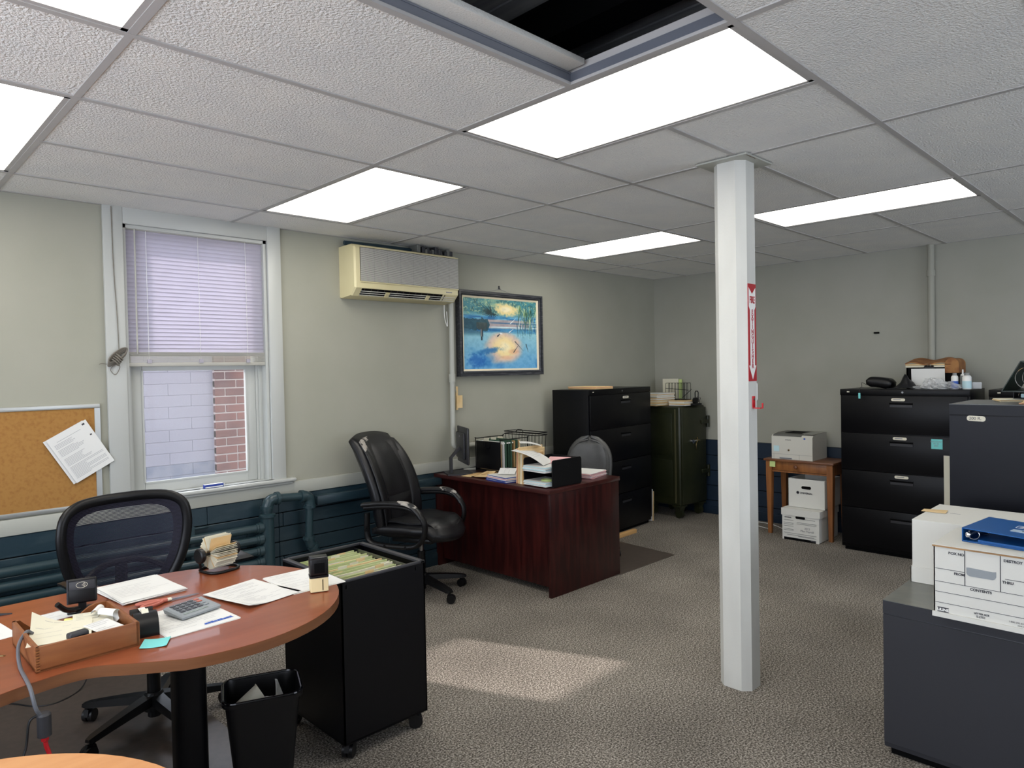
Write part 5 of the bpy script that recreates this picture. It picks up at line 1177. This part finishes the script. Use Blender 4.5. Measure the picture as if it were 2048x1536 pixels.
# ================================================================== things on the right hand cabinets
ZB=1.3485
t=thing('storage_pouch','black zip pouch with cord on top of the four drawer cabinet','pouch',(4.335,-2.50,ZB),rz=-90)
MB().surf(lambda u,v:((u-.5)*.20*(1-.12*abs(v-.5)),(v-.5)*.14,.045+.012*math.sin(u*3+1)),12,8,'black_plastic',lambda u,v:.085*min(1,.35+5*min(u,1-u,v,1-v))).build('pouch_body',t,1.2)
MB().tube(bez([(-.10,-.02,.03),(-.15,0,.05),(-.13,-.06,.02),(-.11,-.165,.006),(-.105,-.198,-.03)],6),.002,'cable',6).build('cord',t); MB()  .box(-.11,-.095,-.202,-.198,-.075,-.03,'teal_note',T=T_()).build('teal_tag',t)
t=thing('black_cloth','black cloth bundle beside the pouch on the four drawer cabinet','cloth',(4.28,-2.68,ZB),rz=-90)
MB().surf(lambda u,v:((u-.5)*.20,(v-.5)*.14,.004+.10*math.exp(-((u-.62)**2*14+(v-.5)**2*10))*(1+.2*math.sin(u*17+v*9))),14,10,'leather',.004).build('cloth_body',t,1)
t=thing('portable_file_box','black portable file box with brown folders bulging out of the top','file box',(4.37,-2.86,ZB),rz=-90)
b=MB()
for a in ((-.18,.18,0,.012),(-.18,.18,.22,.232),(-.18,-.168,0,.232),(.168,.18,0,.232)): b.box(*a,.0,.17,'blackest')
b.box(-.18,.18,0,.232,0,.01,'blackest'); b.build('box_shell',t)
MB().box(-.185,.150,-.008,.22,.170,.185,'paper_cream',bev=.003).box(-.185,.14,-.012,.20,.186,.198,'manila',bev=.004).build('folder_flaps',t)
MB().surf(lambda u,v:(-.185+.29*u,-.015+.235*v,.200+.010*math.sin(u*9)+.035*v),14,6,'brown_folder',.008).build('brown_flap',t,.8)
MB().rings([[(x,y,z) for x,z in [(.095,.125)]+[(.142-.047*math.cos(R(a)),.195+.045*math.sin(R(a))) for a in range(0,181,15)]+[(.189,.125)]] for y in (-.012,.20)],'brown_folder').build('brown_side',t,.6)
t=thing('clipboard_sheet','white sheet held by a black binder clip on the front of the portable file box','paper',(4.352,-2.85,ZB+.02),rz=-90); MB().box(-.125,.11,-.002,0,.0,.135,'paper',T=T_(0,-.006,.005,rx=4)).build('sheet',t)
b=MB().rings([[(-.035,-.016,.135),(.035,-.016,.135),(.035,-.016,.155),(-.035,-.016,.155)],[(-.03,-.003,.15),(.03,-.003,.15),(.03,-.003,.165),(-.03,-.003,.165)]],'black_plastic').tube([(-.012,-.008,.155),(-.008,-.012,.175),(.008,-.012,.175),(.012,-.008,.155)],.002,'steel',6); b.build('binder_clip',t)
t=thing('plastic_bag','crumpled clear plastic bag on the front of the four drawer cabinet','bag',(4.27,-2.93,ZB),rz=-90)
blob(blob(blob(MB(),(-.03,0,.030),(.075,.060,.055),.22,'bag',3,4,flat=.001),(.07,0,.020),(.085,.055,.032),.25,'bag',5,4,flat=.001),(-.11,0,.010),(.06,.05,.018),.3,'bag',7,3,flat=.001).build('bag_body',t,.5)
def bottle(label,x,y,r,h,m,cap,capm,lab=None):
    t=thing('bottle',label,'bottle',(x,y,ZB)); MB().lathe([(r*.9,0),(r,.006),(r,h*.74),(r*.8,h*.82),(r*.45,h*.86)],m,20).build('bottle_body',t,.8)
    if cap=='spray': MB().lathe([(r*.62,h*.78),(r*.62,h*.97),(r*.5,h)],capm,18).build('cap',t)
    else: MB().lathe([(r*.75,h*.80),(r*.75,h*.88),(r*.3,h*.93),(r*.25,h*1.2)],capm,14).build('nozzle',t)
    if lab: MB().lathe([(r*1.02,h*.06),(r*1.02,h*.50)],lab,20,cap=False).build('label_band',t)
    return t
bottle('small white pump bottle with blue label nearest the portable file box',4.30,-3.035,.024,.125,'white','spray','bottle_gray','ink_blue')
bottle('clear bottle with white nozzle between the two white bottles',4.36,-3.075,.020,.125,'bottle_gray','nozzle','white')
bottle('wider white bottle with grey cap at the end of the row',4.30,-3.115,.030,.125,'white','spray','bottle_gray','blue_note')
t=thing('plastic_sheet','small clear plastic sheet standing at the corner of the four drawer cabinet','plastic sheet',(4.42,-3.135,ZB),rz=-80); MB().box(-.05,.05,0,.002,0,.05,'bag').build('sheet',t)
# cardboard strips between the cabinets
t=thing('cardboard_strips','cream and tan cardboard strips leaning against the dark blue cabinet','cardboard',(2.60,-3.365,0),rz=0)
MB().box(-.004,.0,-.035,-.006,.60,1.035,'paper_cream',T=T_(ry=-1)).build('cream_strip',t,0); MB().box(.004,.008,-.032,-.012,.3,.82,'paper_cream').build('lower_strip',t,0); MB().box(.01,.014,-.030,-.010,0,.775,'cardboard').build('tan_strip',t,0)
# binders and papers on the blue cabinet
ZC=1.3505
stack('manila folders with an orange edge under the binders on the dark blue cabinet',2.33,-3.93,ZC,-88,.30,.24,.018,['peach_folder','manila','manila'],seed=51,layers=3,name='folder_pile',cat='folders')
stack('rough edged cream papers at the left of the binders on the dark blue cabinet',2.46,-3.70,ZC,-70,.13,.15,.014,['paper_cream','manila'],seed=52,layers=3)
def binder(t,w,d,th,m,label=None):
    """spine along x=0, covers toward +x, lying flat, thickness th along z; depth along y"""
    MB().box(0,w,0,d,0,.003,m,bev=.001,seg=1).build('bottom_cover',t); MB().box(0,.003,0,d,0,th,m).build('spine',t)
t=thing('black_binder','thin black ring binder lying under the open green binder','binder',(2.42,-3.725,ZC+.018),rz=-96)
MB().box(0,.27,-.02,.22,0,.003,'black_plastic').build('bottom_cover',t); MB().box(0,.27,-.02,.22,.032,.035,'black_plastic').build('top_cover',t); MB().box(0,.003,-.02,.22,0,.035,'black_plastic').build('spine',t)
b=MB()
for y in (0.0,.1,.2): b.tube([(.035+.018*math.cos(2*PI*k/16),y,.018+.014*math.sin(2*PI*k/16)) for k in range(16)],.0018,'chrome',6,closed=True)
b.build('rings',t); MB().box(.03,.25,-.01,.21,.006,.024,'blue_note').build('pages',t)
t=thing('green_binder','dark green ring binder lying open on top of the binder pile at the right edge','binder',(2.40,-3.690,ZC+.055),rz=-96)
MB().box(0,.28,-.05,.23,0,.004,'green_binder').build('bottom_cover',t)
MB().box(0,.17,-.05,.23,0,.004,'green_binder',T=T_(-.0,0,.0,ry=-62)).build('spine',t)
o=MB().box(0,.26,-.05,.23,0,.004,'green_binder',T=T_(.078,0,.150,ry=20)).build('top_cover',t)
for y in (-.03,.08,.19): MB().tube([(.105+.055*math.cos(2*PI*k/24),y,.068+.055*math.sin(2*PI*k/24)) for k in range(24)],.0025,'chrome',6,closed=True).build('ring',t)
MB().surf(lambda u,v:(.09+.18*u,-.03+.24*v,.012+.03*math.sin(u*2.2)),8,2,'blue_note',.014).build('pages',t)
# ================================================================== boxes and binder in the right foreground
t=thing('records_box','white records box with a printed form on the low grey cabinet','box',(1.045,-3.705,.6195),rz=-90)
# local x to the right (world -y), y into depth (world +x)
bw_,bd_,bh_=.32,.345,.262
b=MB()
for a in ((0,bw_,0,.004),(0,bw_,bd_-.004,bd_),(0,.004,0,bd_),(bw_-.004,bw_,0,bd_)): b.box(*a,0,bh_,'cardboard_white')
b.box(0,bw_,0,bd_,0,.004,'cardboard_white').box(-.004,bw_+.004,-.008,0,.0,.018,'cardboard_white'); b.build('carton',t,0)
MB().box(-.004,bw_+.004,-.003,bd_+.004,bh_,bh_+.005,'cardboard_white').box(.11,bw_-.05,-.010,.06,bh_+.005,bh_+.008,'cardboard_white').box(-.004,bw_+.004,-.0035,-.003,bh_-.003,bh_+.003,'cardboard').build('lid',t,0)
K=lambda x0,x1,z0,z1,m='ink':MBF.box(x0,x1,-.0012,-.0006,z0,z1,m)
MBF=MB()
for (x0,x1,z) in ((.005,.098,.178),(.005,.272,.130),(.22,.32,.178),(.005,.32,.092),(.005,.32,.052)): K(x0,x1,z,z+.0016)
K(.098,.1006,.130,.258); K(.205,.2076,.130,.258)
MBF.build('form_lines',t,0)
MB().prism([(.104,.198),(.104,.178),(.108,.171),(.115,.168),(.184,.168),(.191,.172),(.194,.180),(.194,.198),(.184,.196),(.112,.199)],-.0012,-.0004,'calc',T=XZ).build('thumb_hole',t,0)
tt=lambda s,x,z,sz,**k:text(s,sz,'ink',T_(x,-.0013,z,rx=90),t,'lettering',ext=.0002,**k)
tt('BOX NO.',.074,.241,.0125,bold=.0005); tt('FROM',.082,.168,.0125,bold=.0005); tt('DESTROY',.243,.243,.0125,bold=.0005); tt('THRU',.228,.167,.0125,bold=.0005); tt('CONTENTS',.148,.121,.0125,bold=.0005); tt('LETTER SIZE',.150,.038,.0085,bold=.0003); tt('S-2751',.148,.027,.010,bold=.0003); tt('1-800-295-5510',.255,.033,.008); tt('uline.com',.268,.024,.007)
MB().box(.012,.048,-.0012,-.0004,.018,.036,'ink').build('logo_panel',t,0); text('ULINE',.0135,'white',T_(.030,-.0016,.0265,rx=90),t,'logo',ext=.0002,bold=.0006)
t=thing('storage_box','large plain white storage box with deep lid behind the records box','box',(1.18,-3.60,.619),rz=-90)
# second box, further in depth; long side along y
t.location=(1.43,-3.52,.6195)
MB().box(.005,.395,.005,.43,0,.270,'cardboard_white',bev=.002).build('carton',t,.3)
b=MB()
for a in ((0,.40,0,.003),(0,.40,.432,.435),(0,.003,0,.435),(.397,.40,0,.435)): b.box(*a,.001,.068,'cardboard_white')
b.build('lid',t,0)
MB().box(.095,.135,.23,.234,.2698,.2704,'ink_light').build('handle_slit',t)
t=thing('postcard','small beige card lying on the large white box','card',(1.66,-3.555,.8905),rz=-86); MB().surf(lambda u,v:((u-.5)*.095,(v-.5)*.06,.001+.004*u*v),4,4,'manila',.001).build('card',t)
t=thing('blue_binder','bright blue ring binder lying on the printed records box','binder',(1.150,-3.772,.8875),rz=-97)
# local x right (world -y), y depth (+x); open end faces left/front
BW,BD,BT=.30,.275,.052
MB().box(0,BW,0,BD,0,.004,'blue_binder',bev=.001,seg=1).build('bottom_cover',t)
MB().box(0,.004,0,BD,0,BT,'blue_binder',bev=.001,seg=1).build('spine',t)
MB().box(0,BW,0,BD,BT-.004,BT,'blue_binder',T=T_(0,0,0,ry=1.5),bev=.001,seg=1).build('top_cover',t)
for y in (.025,.135,.245): MB().tube([(.030+.020*math.cos(2*PI*k/20),y,.026+.018*math.sin(2*PI*k/20)) for k in range(20)],.0018,'chrome',6,closed=True).build('ring',t)
MB().box(.006,.026,.004,BD-.004,.014,.036,'chrome',bev=.008).build('ring_plate',t)
MB().box(.045,BW-.004,BD-.010,BD-.006,.004,BT-.010,'blue_binder').box(.05,BW-.01,.01,BD-.01,.004,.012,'blue_binder').build('inner_filler',t)  # filler added to keep the open binder dark inside
TB=T_(0,0,0,ry=1.5)
MB().box(.13,BW-.01,.075,.115,BT+.0002,BT+.0012,'silver_label',T=TB).build('label_strip',t,0)
MB().box(.125,.1262,.15,.19,BT+.0002,BT+.001,'white',T=TB).box(.125,.15,.1888,.19,BT+.0002,BT+.001,'white',T=TB).box(.125,.15,.15,.1512,BT+.0002,BT+.001,'white',T=TB).build('bracket_line',t,0)
text('Business',.026,'white',TB@T_(.225,.205,BT+.0006),t,'lettering'); text('ACCOUNTING',.028,'white',TB@T_(.23,.168,BT+.0006),t,'lettering'); text('RESOURCES',.020,'ink',TB@T_(.215,.094,BT+.0016),t,'lettering')
